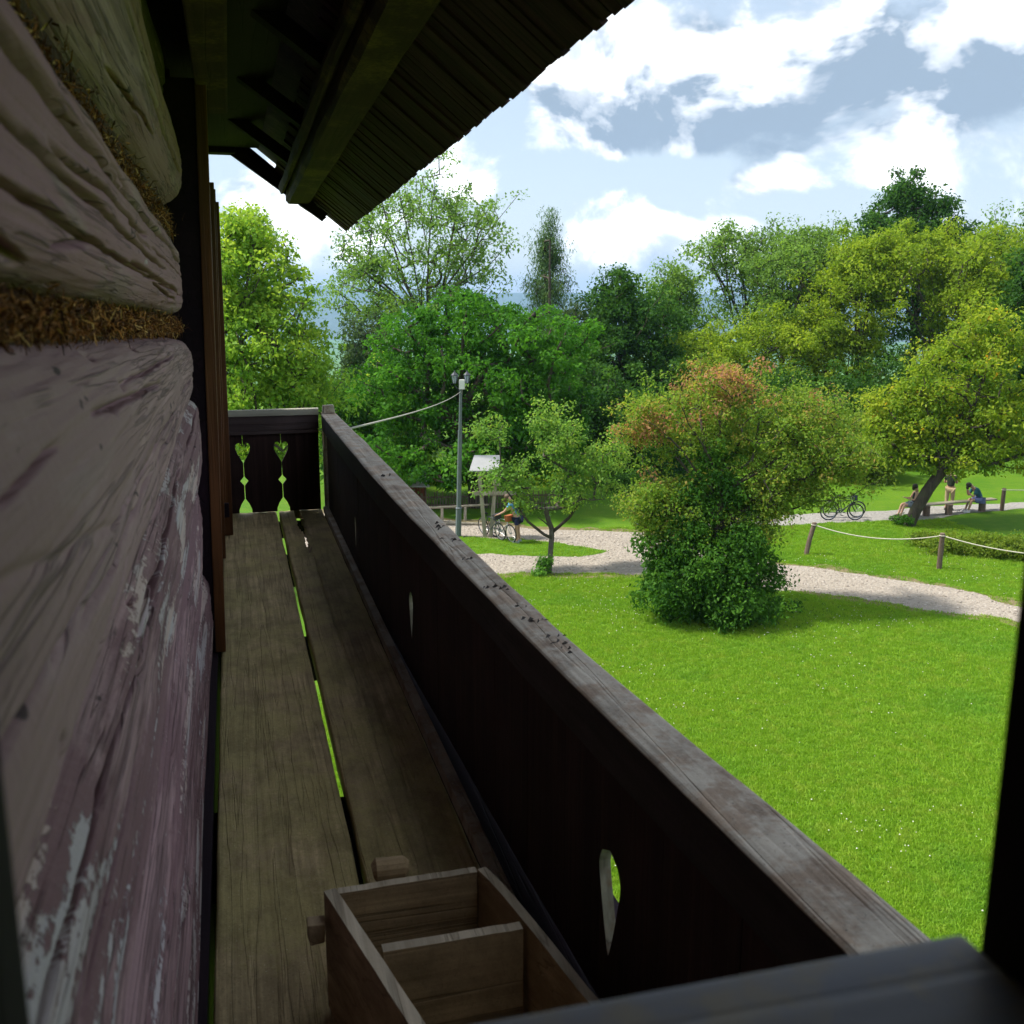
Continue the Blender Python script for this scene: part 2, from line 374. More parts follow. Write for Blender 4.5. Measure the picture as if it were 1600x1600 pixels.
M['greywood'] = wood('grey_post_wood', (0.26, 0.22, 0.165), (0.52, 0.45, 0.36), 2, 30, rough=0.85)
M['postwood'] = wood('fence_post_wood', (0.09, 0.062, 0.045), (0.20, 0.15, 0.115), 2, 30, rough=0.85)
M['pole'] = wood('pale_pole', (0.17, 0.15, 0.11), (0.36, 0.32, 0.25), 0, 20, rough=0.85)
M['plaster'] = plain('stone_plaster', (0.42, 0.40, 0.36), 0.9, var=0.2, bump=0.4)
M['bark'] = wood('tree_bark', (0.035, 0.028, 0.021), (0.095, 0.078, 0.06), 2, 18, (0.06, 0.065, 0.03), 0.3, rough=0.9, bump=0.9)
M['bark_pale'] = wood('pale_bark', (0.06, 0.052, 0.04), (0.15, 0.132, 0.105), 2, 18, rough=0.9, bump=0.7)
M['steel'] = plain('lamp_grey_paint', (0.12, 0.145, 0.155), 0.45, 0.1)
M['iron'] = plain('dark_iron', (0.05, 0.055, 0.065), 0.5, 0.4)
M['white'] = plain('white_plastic', (0.72, 0.71, 0.67), 0.5, var=0.08)
M['cable'] = plain('grey_cable', (0.35, 0.33, 0.27), 0.6)
M['rope'] = plain('pale_rope', (0.50, 0.47, 0.38), 0.9)
M['black'] = plain('black_rubber', (0.014, 0.014, 0.015), 0.6)
M['alu'] = plain('bare_aluminium', (0.55, 0.56, 0.58), 0.35, 0.9)
M['skin'] = plain('skin', (0.46, 0.27, 0.19), 0.55, var=0.06)
M['hair'] = plain('dark_hair', (0.025, 0.016, 0.011), 0.6)
M['hair_fair'] = plain('brown_hair', (0.09, 0.055, 0.03), 0.6)
M['red_brown'] = wood('red_brown_boards', (0.13, 0.040, 0.020), (0.22, 0.075, 0.04), 2, 14, rough=0.8)
M['tin'] = plain('pale_tin_roof', (0.36, 0.36, 0.365), 0.5, 0.0, var=0.12, scale=3.0)
M['moss'] = None

def fabric(name, c): 
    M[name] = plain(name, c, 0.85, var=0.12, scale=14); return M[name]

LG = dict(
    maple=[(0.0, (0.012, 0.042, 0.006)), (0.5, (0.030, 0.098, 0.010)), (1.0, (0.062, 0.165, 0.016))],
    left=[(0.0, (0.036, 0.088, 0.012)), (0.5, (0.096, 0.160, 0.020)), (1.0, (0.170, 0.215, 0.024))],
    ash=[(0.0, (0.045, 0.085, 0.022)), (0.5, (0.085, 0.150, 0.030)), (1.0, (0.120, 0.200, 0.035))],
    larch=[(0.0, (0.032, 0.062, 0.030)), (0.6, (0.062, 0.112, 0.045)), (1.0, (0.085, 0.145, 0.05))],
    dark=[(0.0, (0.014, 0.040, 0.010)), (0.5, (0.030, 0.080, 0.014)), (1.0, (0.058, 0.125, 0.020))],
    yell=[(0.0, (0.050, 0.085, 0.010)), (0.5, (0.110, 0.165, 0.014)), (1.0, (0.185, 0.225, 0.018))],
    apple=[(0.0, (0.040, 0.092, 0.010)), (0.5, (0.115, 0.165, 0.014)), (0.93, (0.19, 0.215, 0.020)), (0.97, (0.42, 0.20, 0.012)), (1.0, (0.45, 0.17, 0.01))],
    crab=[(0.0, (0.040, 0.080, 0.012)), (0.35, (0.080, 0.135, 0.018)), (0.62, (0.125, 0.155, 0.022)), (0.75, (0.165, 0.12, 0.035)), (1.0, (0.21, 0.095, 0.065))],
    ivy=[(0.0, (0.014, 0.045, 0.008)), (0.5, (0.036, 0.098, 0.013)), (1.0, (0.075, 0.165, 0.022))],
    young=[(0.0, (0.052, 0.115, 0.022)), (0.5, (0.095, 0.180, 0.035)), (1.0, (0.170, 0.225, 0.035))],
    shrub=[(0.0, (0.035, 0.090, 0.015)), (0.5, (0.080, 0.190, 0.030)), (1.0, (0.130, 0.250, 0.040))],
    spruce=[(0.0, (0.022, 0.040, 0.020)), (0.5, (0.040, 0.070, 0.030)), (1.0, (0.065, 0.095, 0.035))],
    heath=[(0.0, (0.060, 0.10, 0.015)), (0.5, (0.110, 0.165, 0.020)), (0.92, (0.14, 0.185, 0.025)), (1.0, (0.30, 0.17, 0.06))],
)
GAIN = dict(maple=1.6, left=2.35, ash=1.75, larch=1.6, dark=1.5, yell=1.9, apple=1.9, crab=2.1, ivy=1.6, young=1.8, shrub=1.5, spruce=1.4, heath=1.4)
for k_, st_ in LG.items(): M['leaf_' + k_] = leaf_mat('leaf_' + k_, st_, gain=GAIN[k_])

# ------------------------------------------------------------------ ground, paths, far hills
def grass_ground():
    m, t = new_mat('lawn')
    co = t.node('ShaderNodeTexCoord').outputs['Object']
    a = t.noise(co, 0.35, 5, 0.6); b = t.noise(co, 3.0, 5, 0.65); d = t.noise(co, 26.0, 3, 0.6)
    c = t.mix(t.sstep(a, 0.35, 0.65), (0.060, 0.150, 0.007), (0.088, 0.178, 0.008))
    c = t.mix(t.m('MULTIPLY', t.sstep(b, 0.45, 0.7), 0.5), c, (0.120, 0.195, 0.016))
    c = t.mix(t.m('MULTIPLY', t.sstep(d, 0.5, 0.75), 0.35), c, (0.035, 0.095, 0.008))
    bp = t.node('ShaderNodeBump', {'Height': t.m('ADD', d, b), 'Strength': 0.8, 'Distance': 0.05})
    s = t.node('ShaderNodeBsdfPrincipled', {'Base Color': c, 'Roughness': 0.8, 'Normal': bp, 'Specular IOR Level': 0.1})
    finish(t, s.outputs[0]); return m
M['lawn'] = grass_ground()

def gravel_mat(name, c1, c2, c3):
    m, t = new_mat(name)
    co = t.node('ShaderNodeTexCoord').outputs['Object']
    v = t.node('ShaderNodeTexVoronoi', {'Vector': co, 'Scale': 9.0}); v2 = t.node('ShaderNodeTexVoronoi', {'Vector': co, 'Scale': 28.0})
    a = t.noise(co, 0.6, 5, 0.6); b = t.noise(co, 7.0, 5, 0.7)
    c = t.mix(t.noise(v.outputs['Color'], 3.0, 0), c1, c2)
    c = t.mix(t.m('MULTIPLY', t.sstep(b, 0.5, 0.68), 0.6), c, c3)
    c = t.mix(t.m('MULTIPLY', t.sstep(a, 0.55, 0.75), 0.4), c, tuple(x * 0.75 for x in c1))
    h = t.m('ADD', t.m('MULTIPLY', v.outputs['Distance'], -1.0), t.m('ADD', t.m('MULTIPLY', v2.outputs['Distance'], -0.5), b))
    bp = t.node('ShaderNodeBump', {'Height': h, 'Strength': 0.9, 'Distance': 0.06})
    s = t.node('ShaderNodeBsdfPrincipled', {'Base Color': c, 'Roughness': 0.9, 'Normal': bp, 'Specular IOR Level': 0.15})
    finish(t, s.outputs[0]); return m
M['gravel'] = gravel_mat('stony_path', (0.30, 0.26, 0.215), (0.38, 0.335, 0.285), (0.215, 0.18, 0.14))
M['dirt'] = gravel_mat('worn_edge', (0.17, 0.135, 0.075), (0.21, 0.18, 0.09), (0.10, 0.125, 0.03))
M['asphalt'] = gravel_mat('pale_footpath', (0.27, 0.255, 0.235), (0.34, 0.325, 0.30), (0.21, 0.19, 0.17))

def ground_sheet():
    c = np.array([20.0, 35.0]); radii = [0, 20, 45, 75, 95, 130, 200, 320, 520, 900, 1800, 4000, 7000, 10000]
    zz = {75: GZ, 95: GZ - 3, 130: GZ - 11, 200: GZ - 26, 320: GZ - 44, 520: -62, 900: -90, 1800: -130, 4000: -195, 7000: -200, 10000: -200}
    n = 96; V = [(c[0], c[1], GZ)]; F = []
    for r in radii[1:]:
        for i in range(n):
            t = 2 * math.pi * i / n; V.append((c[0] + r * math.cos(t), c[1] + r * math.sin(t), zz.get(r, GZ)))
    F += [(0, 1 + i, 1 + (i + 1) % n) for i in range(n)]
    for k in range(len(radii) - 2):
        for i in range(n):
            a = 1 + k * n + i; b = 1 + k * n + (i + 1) % n; F.append((a, a + n, b + n, b))
    return tag(mesh_obj('ground', V, F, M['lawn'], smooth=True), kind='structure')
ground_sheet()

def hills():
    m, t = new_mat('far_forest')
    co = t.node('ShaderNodeTexCoord').outputs['Object']
    n = t.noise(co, 0.004, 8, 0.65)
    s = t.node('ShaderNodeBsdfPrincipled', {'Base Color': t.mix(n, (0.018, 0.04, 0.014), (0.05, 0.085, 0.03)), 'Roughness': 0.95,
               'Normal': t.node('ShaderNodeBump', {'Height': n, 'Strength': 1.0, 'Distance': 40.0})})
    finish(t, s.outputs[0])
    n_az = 360; V = []; F = []
    for i in range(n_az):
        az = 2 * math.pi * i / n_az; u_az = math.degrees(az)
        h = 6 + 16 * (0.5 + vnoise(u_az / 17.0, 3.3, 2)) + 6 * vnoise(u_az / 4.0, 1.1, 5)
        h += 9 * math.exp(-((u_az - 5.6) / 3.2) ** 2) - 8 * math.exp(-((u_az - 12) / 4.0) ** 2)
        h *= 3.3
        for r, z in ((5000, -201.0), (6100, -100 + h * 0.2), (7100, h * 0.62), (8100, h), (8900, h * 0.4), (9600, -201.0)):
            j = 16 * vnoise(u_az / 1.3, r / 300.0, 9) if -200 < z < h else 0
            V.append((r * math.sin(az), r * math.cos(az), z + j))
    for i in range(n_az):
        for k in range(5):
            a = i * 6 + k; b = ((i + 1) % n_az) * 6 + k; F.append((a, a + 1, b + 1, b))
    return tag(mesh_obj('hills', V, F, m, smooth=True), kind='structure')
hills()

def smooth_poly(px, jit, seed, step=0.35):
    """closed pixel outline on the lawn -> world outline with an uneven edge"""
    pts = [atz(u, v)[:2] for u, v in px]; out = []; n = len(pts)
    for i in range(n):
        p0, p1, p2, p3 = (np.array(pts[(i + k - 1) % n]) for k in range(4))
        m = max(2, int(np.linalg.norm(p2 - p1) / step)); m = min(m, 60)
        for j in range(m):
            t = j / m
            q = 0.5 * ((2 * p1) + (-p0 + p2) * t + (2 * p0 - 5 * p1 + 4 * p2 - p3) * t * t + (-p0 + 3 * p1 - 3 * p2 + p3) * t ** 3)
            out.append(q + jit * np.array([vnoise(q[0] * 1.7, q[1] * 1.7, seed), vnoise(q[0] * 1.7, q[1] * 1.7, seed + 3)]) * 2
                       + jit * 0.6 * np.array([vnoise(q[0] * 6, q[1] * 6, seed), vnoise(q[0] * 6, q[1] * 6, seed + 3)]) * 2)
    return np.array(out)

def inside(poly, P):
    x, y = P[:, 0], P[:, 1]; r = np.zeros(len(P), bool); n = len(poly); j = n - 1
    for i in range(n):
        xi, yi = poly[i]; xj, yj = poly[j]
        c = ((yi > y) != (yj > y)) & (x < (xj - xi) * (y - yi) / (yj - yi + 1e-12) + xi); r ^= c; j = i
    return r

def sheet(name, poly, dz, mat):
    return tag(mesh_obj(name, [(x, y, GZ + dz) for x, y in poly], [tuple(range(len(poly)))], mat), kind='structure')

PATH_UP = [(480, 806), (600, 812), (690, 813), (830, 826), (920, 829), (1000, 832), (1080, 846), (1200, 878), (1310, 892), (1400, 906), (1500, 924), (1600, 948), (1720, 978)]
PATH_LO = [(1720, 1012), (1575, 970), (1480, 957), (1400, 945), (1310, 932), (1230, 922), (1100, 906), (1000, 899), (850, 896), (780, 897), (700, 905), (480, 915)]
path_poly = smooth_poly(PATH_UP + PATH_LO, 0.16, 3)
edge_poly = smooth_poly([(u, v - 5) for u, v in PATH_UP] + [(u, v + 5) for u, v in PATH_LO], 0.3, 5)
island_poly = smooth_poly([(560, 838), (700, 838), (760, 840), (860, 847), (945, 862), (900, 871), (800, 868), (740, 866), (560, 870)], 0.12, 8)
foot_poly = smooth_poly([(1120, 812), (1260, 803), (1400, 797), (1450, 791), (1560, 787), (1700, 778), (1700, 789), (1600, 795), (1500, 804), (1440, 813), (1300, 817), (1120, 826)], 0.10, 11)
sheet('path_verge', edge_poly, 0.004, M['dirt'])
sheet('path', path_poly, 0.008, M['gravel'])
sheet('lawn', island_poly, 0.012, M['lawn'])
sheet('pavement', foot_poly, 0.008, M['asphalt'])

# ------------------------------------------------------------------ the log house with its balcony
house = empty('log_house', (-3.6, 1.5, GZ))
tag(house, 'old log house with a carved wooden balcony under shingled eaves', 'house')
H0 = Vector((-3.6, 1.5, GZ))
def part(o, parent=None):
    """parents a piece built in world coordinates under the house or one of its parts"""
    o.parent = parent or house
    o.matrix_parent_inverse = Matrix.Identity(4) if parent else Matrix.Translation(-H0)
    return o

def log(y0, y1, za, zb, face=-0.155, depth=0.36, ex=2.7, cracks=(), seed=1, face2=None, mat='log', ny=280, nt=190, rough=1.0, pits=0, auto=12):
    """za = (bottom, top) near the window, zb = (bottom, top) at the far end"""
    ys = y0 * (y1 / y0) ** np.linspace(0, 1, ny) if y0 > 0 else np.linspace(y0, y1, ny)
    td = np.radians(np.linspace(-88, 88, 6001)); h_m = (za[1] - za[0] + zb[1] - zb[0]) / 4          # even spacing round the hewn face
    pd = np.stack([depth / 2 * np.abs(np.cos(td)) ** (2 / ex), h_m * np.sign(np.sin(td)) * np.abs(np.sin(td)) ** (2 / ex)], 1)
    cl = np.concatenate([[0], np.cumsum(np.linalg.norm(np.diff(pd, axis=0), axis=1))])
    th = np.concatenate([np.interp(np.linspace(0, cl[-1], nt), cl, td), np.radians(np.linspace(92, 268, 16))])
    arc_ = np.concatenate([np.linspace(0, cl[-1], nt), cl[-1] + np.linspace(0.01, 0.5, 16)])
    Y, T = np.meshgrid(ys, th, indexing='ij'); f = (Y - 0.5) / 4.55
    bot = za[0] + (zb[0] - za[0]) * f; top = za[1] + (zb[1] - za[1]) * f
    zc = (bot + top) / 2; hz = (top - bot) / 2; hx = depth / 2
    cs, sn = np.cos(T), np.sin(T)
    fx = face + ((face2 if face2 is not None else face) - face) * np.clip(f, 0, 1.05)
    X = fx - hx + hx * np.sign(cs) * np.abs(cs) ** (2 / ex); Z = zc + hz * np.sign(sn) * np.abs(sn) ** (2 / ex)
    d = 0.014 * rough * fbm(Y * 0.9, T * 1.1, seed, 2) + 0.006 * rough * fbm(Y * 1.2, Z * 9.0, seed + 4, 3) + 0.0042 * rough * fbm(Y * 1.6, Z * 75, seed + 9, 3)
    hw = vnoise(Y * 3.1, Z * 5.0, seed + 14); d += 0.006 * rough * (np.abs(hw) - 0.12)
    front = cs > -0.2
    for (z0, z1, ya, yb, dep, wd, led) in cracks:
        ff = (Y - ya) / (yb - ya); inn = np.clip(np.minimum(ff, 1 - ff) * 7, 0, 1)
        zl = z0 + (z1 - z0) * np.clip(ff, 0, 1) + 0.016 * fbm(Y * 1.6, Y * 0 + seed, seed + 20, 3) + 0.006 * fbm(Y * 9, Y * 0, seed + 31, 2)
        q = (Z - zl) / (wd * (0.7 + 0.8 * np.abs(fbm(Y * 2.1, Y * 0 + 5, seed + 2, 2))))
        d -= inn * front * dep * np.exp(-q * q)
        if led: d -= 0.6 * inn * front * led * (1 / (1 + np.exp(q * 1.5))) * np.exp(-np.maximum(-q, 0) / 12)
    r2 = np.random.default_rng(seed)
    for _ in range(auto):
        ya = 0.5 * 8 ** r2.random(); yb = ya * r2.uniform(1.25, 2.2); zf = r2.uniform(0.1, 0.9); sl = r2.normal(0, 0.02); wd = r2.uniform(0.0022, 0.0045)
        ff = (Y - ya) / (yb - ya); inn = np.clip(np.minimum(ff, 1 - ff) * 5, 0, 1)
        zl = bot + (top - bot) * zf + sl * ff + 0.008 * fbm(Y * 5, Y * 0 + _, seed + _, 3); q = (Z - zl) / wd
        d -= inn * front * r2.uniform(0.020, 0.040) * np.exp(-q * q)
    for _ in range(pits):
        py = 0.6 * (5.0 / 0.6) ** r2.random(); pt = math.radians(r2.uniform(-60, 60)); s = r2.uniform(0.006, 0.016)
        arc = (T - pt) * 0.2; d -= 0.02 * np.exp(-((Y - py) / (s * 1.8)) ** 2 - (arc / s) ** 2)
    d -= 0.03 * np.clip((Y - (y1 - 0.07)) / 0.07, 0, 1) ** 2
    X = X + d * cs; Z = Z + d * sn
    Y = Y + np.where(Y > y1 - 0.3, 0.06 * fbm(T * 4, T * 0, seed + 7, 3), 0) * np.clip((Y - y1 + 0.3) / 0.3, 0, 1)
    V = np.stack([X, Y, Z], -1)
    cen = V[-1].mean(0); ring = cen + (V[-1] - cen) * 0.9; ring[:, 1] += 0.012; ring2 = cen + (V[-1] - cen) * 0.02; ring2[:, 1] += 0.014
    V = np.concatenate([V, ring[None], ring2[None]], 0)
    n = V.shape[1]; m = V.shape[0]
    I, J = np.meshgrid(np.arange(m - 1), np.arange(n), indexing='ij'); J2 = (J + 1) % n
    F = np.stack([I * n + J, I * n + J2, (I + 1) * n + J2, (I + 1) * n + J], -1).reshape(-1, 4)
    ARC = np.tile(arc_, (len(ys) + 2, 1)) + seed * 1.37
    return part(big_mesh('log', V.reshape(-1, 3), F, M[mat], smooth=True, attr={'arc': ARC.ravel()}))

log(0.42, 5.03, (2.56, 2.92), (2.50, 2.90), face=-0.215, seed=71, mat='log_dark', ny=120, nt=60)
log(0.42, 5.05, (2.12, 2.56), (2.14, 2.50), face=-0.155, face2=-0.172, ex=3.0, seed=3, mat='log_up',
    cracks=[(2.36, 2.33, 1.6, 4.9, 0.05, 0.0042, 0.006), (2.27, 2.26, 2.6, 5.0, 0.035, 0.010, 0.0), (2.46, 2.40, 2.0, 5.0, 0.035, 0.0036, 0.0)], pits=8)
log(0.42, 5.02, (1.775, 2.03), (1.675, 1.985), face=-0.158, face2=-0.196, ex=4.6, seed=5, mat='log_up',
    cracks=[(1.955, 1.90, 0.5, 5.3, 0.060, 0.0048, 0.012), (1.90, 1.83, 0.5, 3.4, 0.045, 0.0042, 0.008), (1.845, 1.755, 0.5, 4.8, 0.035, 0.0036, 0.006),
            (1.985, 1.93, 1.2, 5.2, 0.014, 0.003, 0.0)], pits=6)
log(0.42, 5.08, (1.27, 1.735), (1.29, 1.565), face=-0.148, face2=-0.172, ex=3.8, seed=8, mat='log',
    cracks=[(1.475, 1.40, 0.45, 5.4, 0.065, 0.006, 0.018), (1.36, 1.36, 0.5, 1.6, 0.04, 0.0045, 0.006), (1.60, 1.47, 0.5, 1.4, 0.006, 0.008, 0.0)], pits=16)
log(0.42, 5.10, (0.86, 1.275), (0.92, 1.30), face=-0.143, face2=-0.158, ex=3.6, seed=13, mat='log_low',
    cracks=[(1.215, 1.19, 0.5, 3.0, 0.045, 0.004, 0.008), (1.06, 1.10, 0.6, 5.0, 0.014, 0.003, 0.006), (0.97, 1.02, 0.6, 5.0, 0.010, 0.003, 0.008)], pits=8)
log(0.42, 5.10, (0.43, 0.865), (0.46, 0.925), face=-0.147, face2=-0.178, ex=3.6, seed=17, mat='log_low',
    cracks=[(0.74, 0.77, 0.8, 5.0, 0.016, 0.004, 0.008), (0.6, 0.62, 1.0, 5.0, 0.012, 0.003, 0.004)], pits=4)
log(0.42, 5.16, (0.0, 0.43), (0.02, 0.45), face=-0.162, ex=3.6, seed=19, mat='log_low',
    cracks=[(0.30, 0.30, 1.5, 5.1, 0.014, 0.003, 0.008), (0.16, 0.2, 1.5, 5.1, 0.012, 0.003, 0.006)])
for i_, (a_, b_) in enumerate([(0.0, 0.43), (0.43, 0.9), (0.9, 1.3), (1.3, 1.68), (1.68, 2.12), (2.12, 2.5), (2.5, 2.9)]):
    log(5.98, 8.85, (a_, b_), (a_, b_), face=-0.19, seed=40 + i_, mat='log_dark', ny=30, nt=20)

# moss and straw packed between the logs
def chinking(za, zb, x, seed, n, spread):
    r = np.random.default_rng(seed); mm, t = new_mat('moss_packing')
    rp = t.node('ShaderNodeNewGeometry').outputs['Random Per Island']
    c = t.ramp(rp, [(0.0, (0.045, 0.016, 0.005)), (0.5, (0.16, 0.060, 0.013)), (0.82, (0.48, 0.19, 0.03)), (1.0, (0.68, 0.43, 0.15))])
    b = t.node('ShaderNodeBsdfPrincipled', {'Base Color': c, 'Roughness': 0.9}); finish(t, b.outputs[0])
    V = []; F = []
    yy = 0.5 * (5.0 / 0.5) ** r.random(n)
    for y in yy:
        z = za + (zb - za) * (y - 0.5) / 4.5
        p = np.array([x + r.normal(0, 0.014), y, z + r.normal(0, spread)]); L = r.uniform(0.010, 0.030) * (0.55 + 0.2 * y)
        d = np.array([r.normal(0.05, 0.35), r.normal(0, 1.0), r.normal(0, 0.45)]); d /= np.linalg.norm(d); wv = np.cross(d, r.normal(0, 1, 3)); wv *= r.uniform(0.0006, 0.0018) / np.linalg.norm(wv)
        mid = p + d * L * 0.5 + r.normal(0, 0.006, 3); k = len(V)
        e = p + d * L + np.array([0, 0, r.normal(-0.004, 0.008)])
        V += [p - wv, p + wv, mid + wv, mid - wv, e + wv * 0.4, e - wv * 0.4]; F += [(k, k + 1, k + 2, k + 3), (k + 3, k + 2, k + 4, k + 5)]
    o = part(big_mesh('moss_packing', np.array(V), np.array(F), mm)); o['kind'] = 'stuff'
chinking(1.752, 1.622, -0.236, 1, 15000, 0.013)
chinking(2.065, 2.05, -0.245, 2, 12000, 0.024)
for za_, zb_, h_ in ((1.75, 1.62, 0.03), (2.07, 2.06, 0.06), (1.27, 1.29, 0.02)):
    b_ = MB(); b_.add([(-0.30, 0.42, za_ - h_), (-0.235, 0.42, za_ - h_), (-0.235, 5.0, zb_ - h_), (-0.30, 5.0, zb_ - h_),
                       (-0.30, 0.42, za_ + h_), (-0.235, 0.42, za_ + h_), (-0.235, 5.0, zb_ + h_), (-0.30, 5.0, zb_ + h_)],
                      [(0, 3, 2, 1), (4, 5, 6, 7), (0, 1, 5, 4), (1, 2, 6, 5), (2, 3, 7, 6), (3, 0, 4, 7)])
    part(b_.build('seam_backing', plain('seam_moss', (0.06, 0.027, 0.010), 0.95, var=0.5, scale=60, bump=1.0)))

# doorway and window casings
def pbox(name, a, b, mat, parent=None, bevel=0.004, top_shift=0.0):
    mb = MB(); mb.box(a, b)
    if top_shift: mb.v = [(x + top_shift * (z - a[2]) / (b[2] - a[2]), y, z) for x, y, z in mb.v]
    o = mb.build(name, M[mat], None, bevel=bevel); return part(o, parent)
frame_ = pbox('door_frame', (-0.158, 5.12, 0.0), (-0.108, 5.175, 2.72), 'casing', top_shift=0.062)
pbox('recess_shade_board', (-0.46, 5.13, 0.0), (-0.160, 5.17, 2.72), 'shade_tone', frame_, top_shift=0.062)  # dark board added to stand in for the shade inside the doorway
pbox('jamb', (-0.19, 5.92, 0.0), (-0.12, 5.975, 2.70), 'bal', frame_, top_shift=0.04)
pbox('lintel', (-0.40, 5.18, 2.62), (-0.14, 5.915, 2.70), 'casing', frame_)
door_ = pbox('door', (-0.40, 5.18, 0.01), (-0.36, 5.915, 2.615), 'bal')
pbox('handle', (-0.357, 5.25, 1.0), (-0.33, 5.28, 1.14), 'shade_tone', door_)
wf_ = pbox('window_frame', (-0.24, 7.08, 0.0), (-0.113, 7.125, 2.47), 'casing', top_shift=0.062)
pbox('casing_board', (-0.22, 7.78, 0.005), (-0.060, 7.83, 2.41), 'casing', wf_, top_shift=0.03)
pbox('casing_batten', (-0.20, 7.30, 0.30), (-0.095, 7.34, 2.45), 'casing', wf_, top_shift=0.05)
pbox('shutter', (-0.215, 7.13, 0.32), (-0.165, 7.29, 2.44), 'casing', wf_)
pbox('latch', (-0.12, 7.20, 0.26), (-0.075, 7.23, 0.36), 'shade_tone', wf_)
pbox('wall_backing', (-0.46, 5.985, 0.0), (-0.235, 8.84, 2.92), 'shade_tone', bevel=0)
pbox('inner_wall', (-7.0, -5.0, -0.05), (-0.46, 8.80, 2.95), 'shade_tone', bevel=0)
pbox('gap_shade_beam', (-0.50, 0.42, -0.34), (-0.148, 8.86, -0.005), 'shade_tone', bevel=0)  # dark filler added so the gap below the wall stays black
pbox('foundation', (-7.1, -5.1, GZ - 0.3), (-0.42, 8.80, -0.06), 'plaster', bevel=0)

# floor planks
def plank(x0, x1, y0, y1, th, seed, hole=None, cracks=(), edge=0.004):
    nx = max(6, int((x1 - x0) / 0.006)); ny = 260
    ys = y0 * (y1 / y0) ** np.linspace(0, 1, ny); xs = np.linspace(x0, x1, nx)
    X, Y = np.meshgrid(xs, ys, indexing='ij')
    el = edge * fbm(Y * 3, Y * 0 + 1, seed, 4); er = edge * fbm(Y * 3, Y * 0 + 7, seed, 4); s = (X - x0) / (x1 - x0)
    X2 = X + el * (1 - s) + er * s
    Z = 0.004 * fbm(Y * 0.8, X * 4, seed, 2) + 0.0022 * fbm(Y * 2.5, X * 60, seed + 3, 3)
    ed = np.minimum(X - x0, x1 - X); Z -= 0.007 * np.exp(-ed / 0.006)
    Z -= 0.010 * np.clip((Y - (y1 - 0.25)) / 0.25, 0, 1) * (0.5 + fbm(Y * 5, X * 20, seed + 8, 3))
    for xc, ya, yb, dep, wd in cracks:
        f = (Y - ya) / (yb - ya); inn = np.clip(np.minimum(f, 1 - f) * 6, 0, 1)
        q = (X - (xc + 0.028 * fbm(Y * 1.3, Y * 0 + 2, seed + 11, 4))) / wd; Z -= inn * dep * np.exp(-q * q)
    top = np.stack([X2, Y, Z], -1); bot = top.copy(); bot[..., 2] = -th
    V = np.concatenate([top.reshape(-1, 3), bot.reshape(-1, 3)]); N = nx * ny
    I, J = np.meshgrid(np.arange(nx - 1), np.arange(ny - 1), indexing='ij'); a = (I * ny + J)
    keep = np.ones(a.shape, bool)
    if hole is not None: keep = ~hole(X[:-1, :-1], Y[:-1, :-1])
    q = np.stack([a, a + ny, a + ny + 1, a + 1], -1)[keep]
    F = [q, q[:, ::-1] + N]
    i = np.arange(ny - 1); F.append(np.stack([i, i + 1, i + 1 + N, i + N], -1)); r = (nx - 1) * ny + i; F.append(np.stack([r + 1, r, r + N, r + 1 + N], -1))
    j = np.arange(nx - 1) * ny; F.append(np.stack([j + ny, j, j + N, j + ny + N], -1)); j2 = j + ny - 1; F.append(np.stack([j2, j2 + ny, j2 + ny + N, j2 + N], -1))
    return part(big_mesh('floor_plank', V, np.concatenate(F), M['floor'], smooth=False), floor_)
floor_ = part(MB().box((-0.30, 8.46, -0.20), (0.80, 8.58, -0.082)).build('balcony_floor', M['shade_tone']))
plank(-0.132, 0.291, 0.43, 8.64, 0.075, 2, cracks=[(0.1, 5.0, 8.4, 0.006, 0.003), (0.02, 2.0, 4.5, 0.004, 0.002)])
def notch(X, Y):
    c = 0.455 + 0.012 * fbm(Y * 6, Y * 0, 5, 3); wdt = np.where(Y > 7.75, 0.026, 0.022 * np.clip((Y - 6.75) / 0.9, 0, 1) * (fbm(Y * 9, X * 40, 6, 3) + 0.42))
    return (np.abs(X - c) < wdt) & (Y > 6.75)
plank(0.315, 0.668, 0.43, 8.63, 0.075, 6, hole=notch, cracks=[(0.475, 4.2, 7.2, 0.03, 0.0035), (0.53, 3.0, 6.0, 0.012, 0.003), (0.40, 1.8, 3.6, 0.01, 0.003)], edge=0.006)
for yj, wj in ((1.1, 0.2), (3.13, 0.28), (3.45, 0.26), (5.4, 0.2), (7.3, 0.2)):
    part(MB().box((-0.46, yj - wj / 2, -0.27), (0.80, yj + wj / 2, -0.082), 0.006).build('joist', M['shade_tone']), floor_)
part(MB().box((0.675, 0.42, -0.16), (1.02, 8.44, -0.006)).build('edge_gap_filler', M['shade_tone']), floor_)  # dark filler added to block the bright leak beside the foot strip
sp_ = MB()
for k_ in range(14):
    x_ = random.uniform(0.43, 0.485); y_ = random.uniform(6.85, 7.9); z_ = random.uniform(-0.03, 0.005)
    sp_.beam((x_, y_, z_), (x_ + random.uniform(-.03, .03), y_ + random.uniform(0.05, 0.16), z_ + random.uniform(-.012, .012)), 0.008, 0.005)
o_ = part(sp_.build('splinters', wood('splintered_wood', (0.2, 0.12, 0.07), (0.4, 0.27, 0.18), 1, 30)), floor_); o_['kind'] = 'stuff'

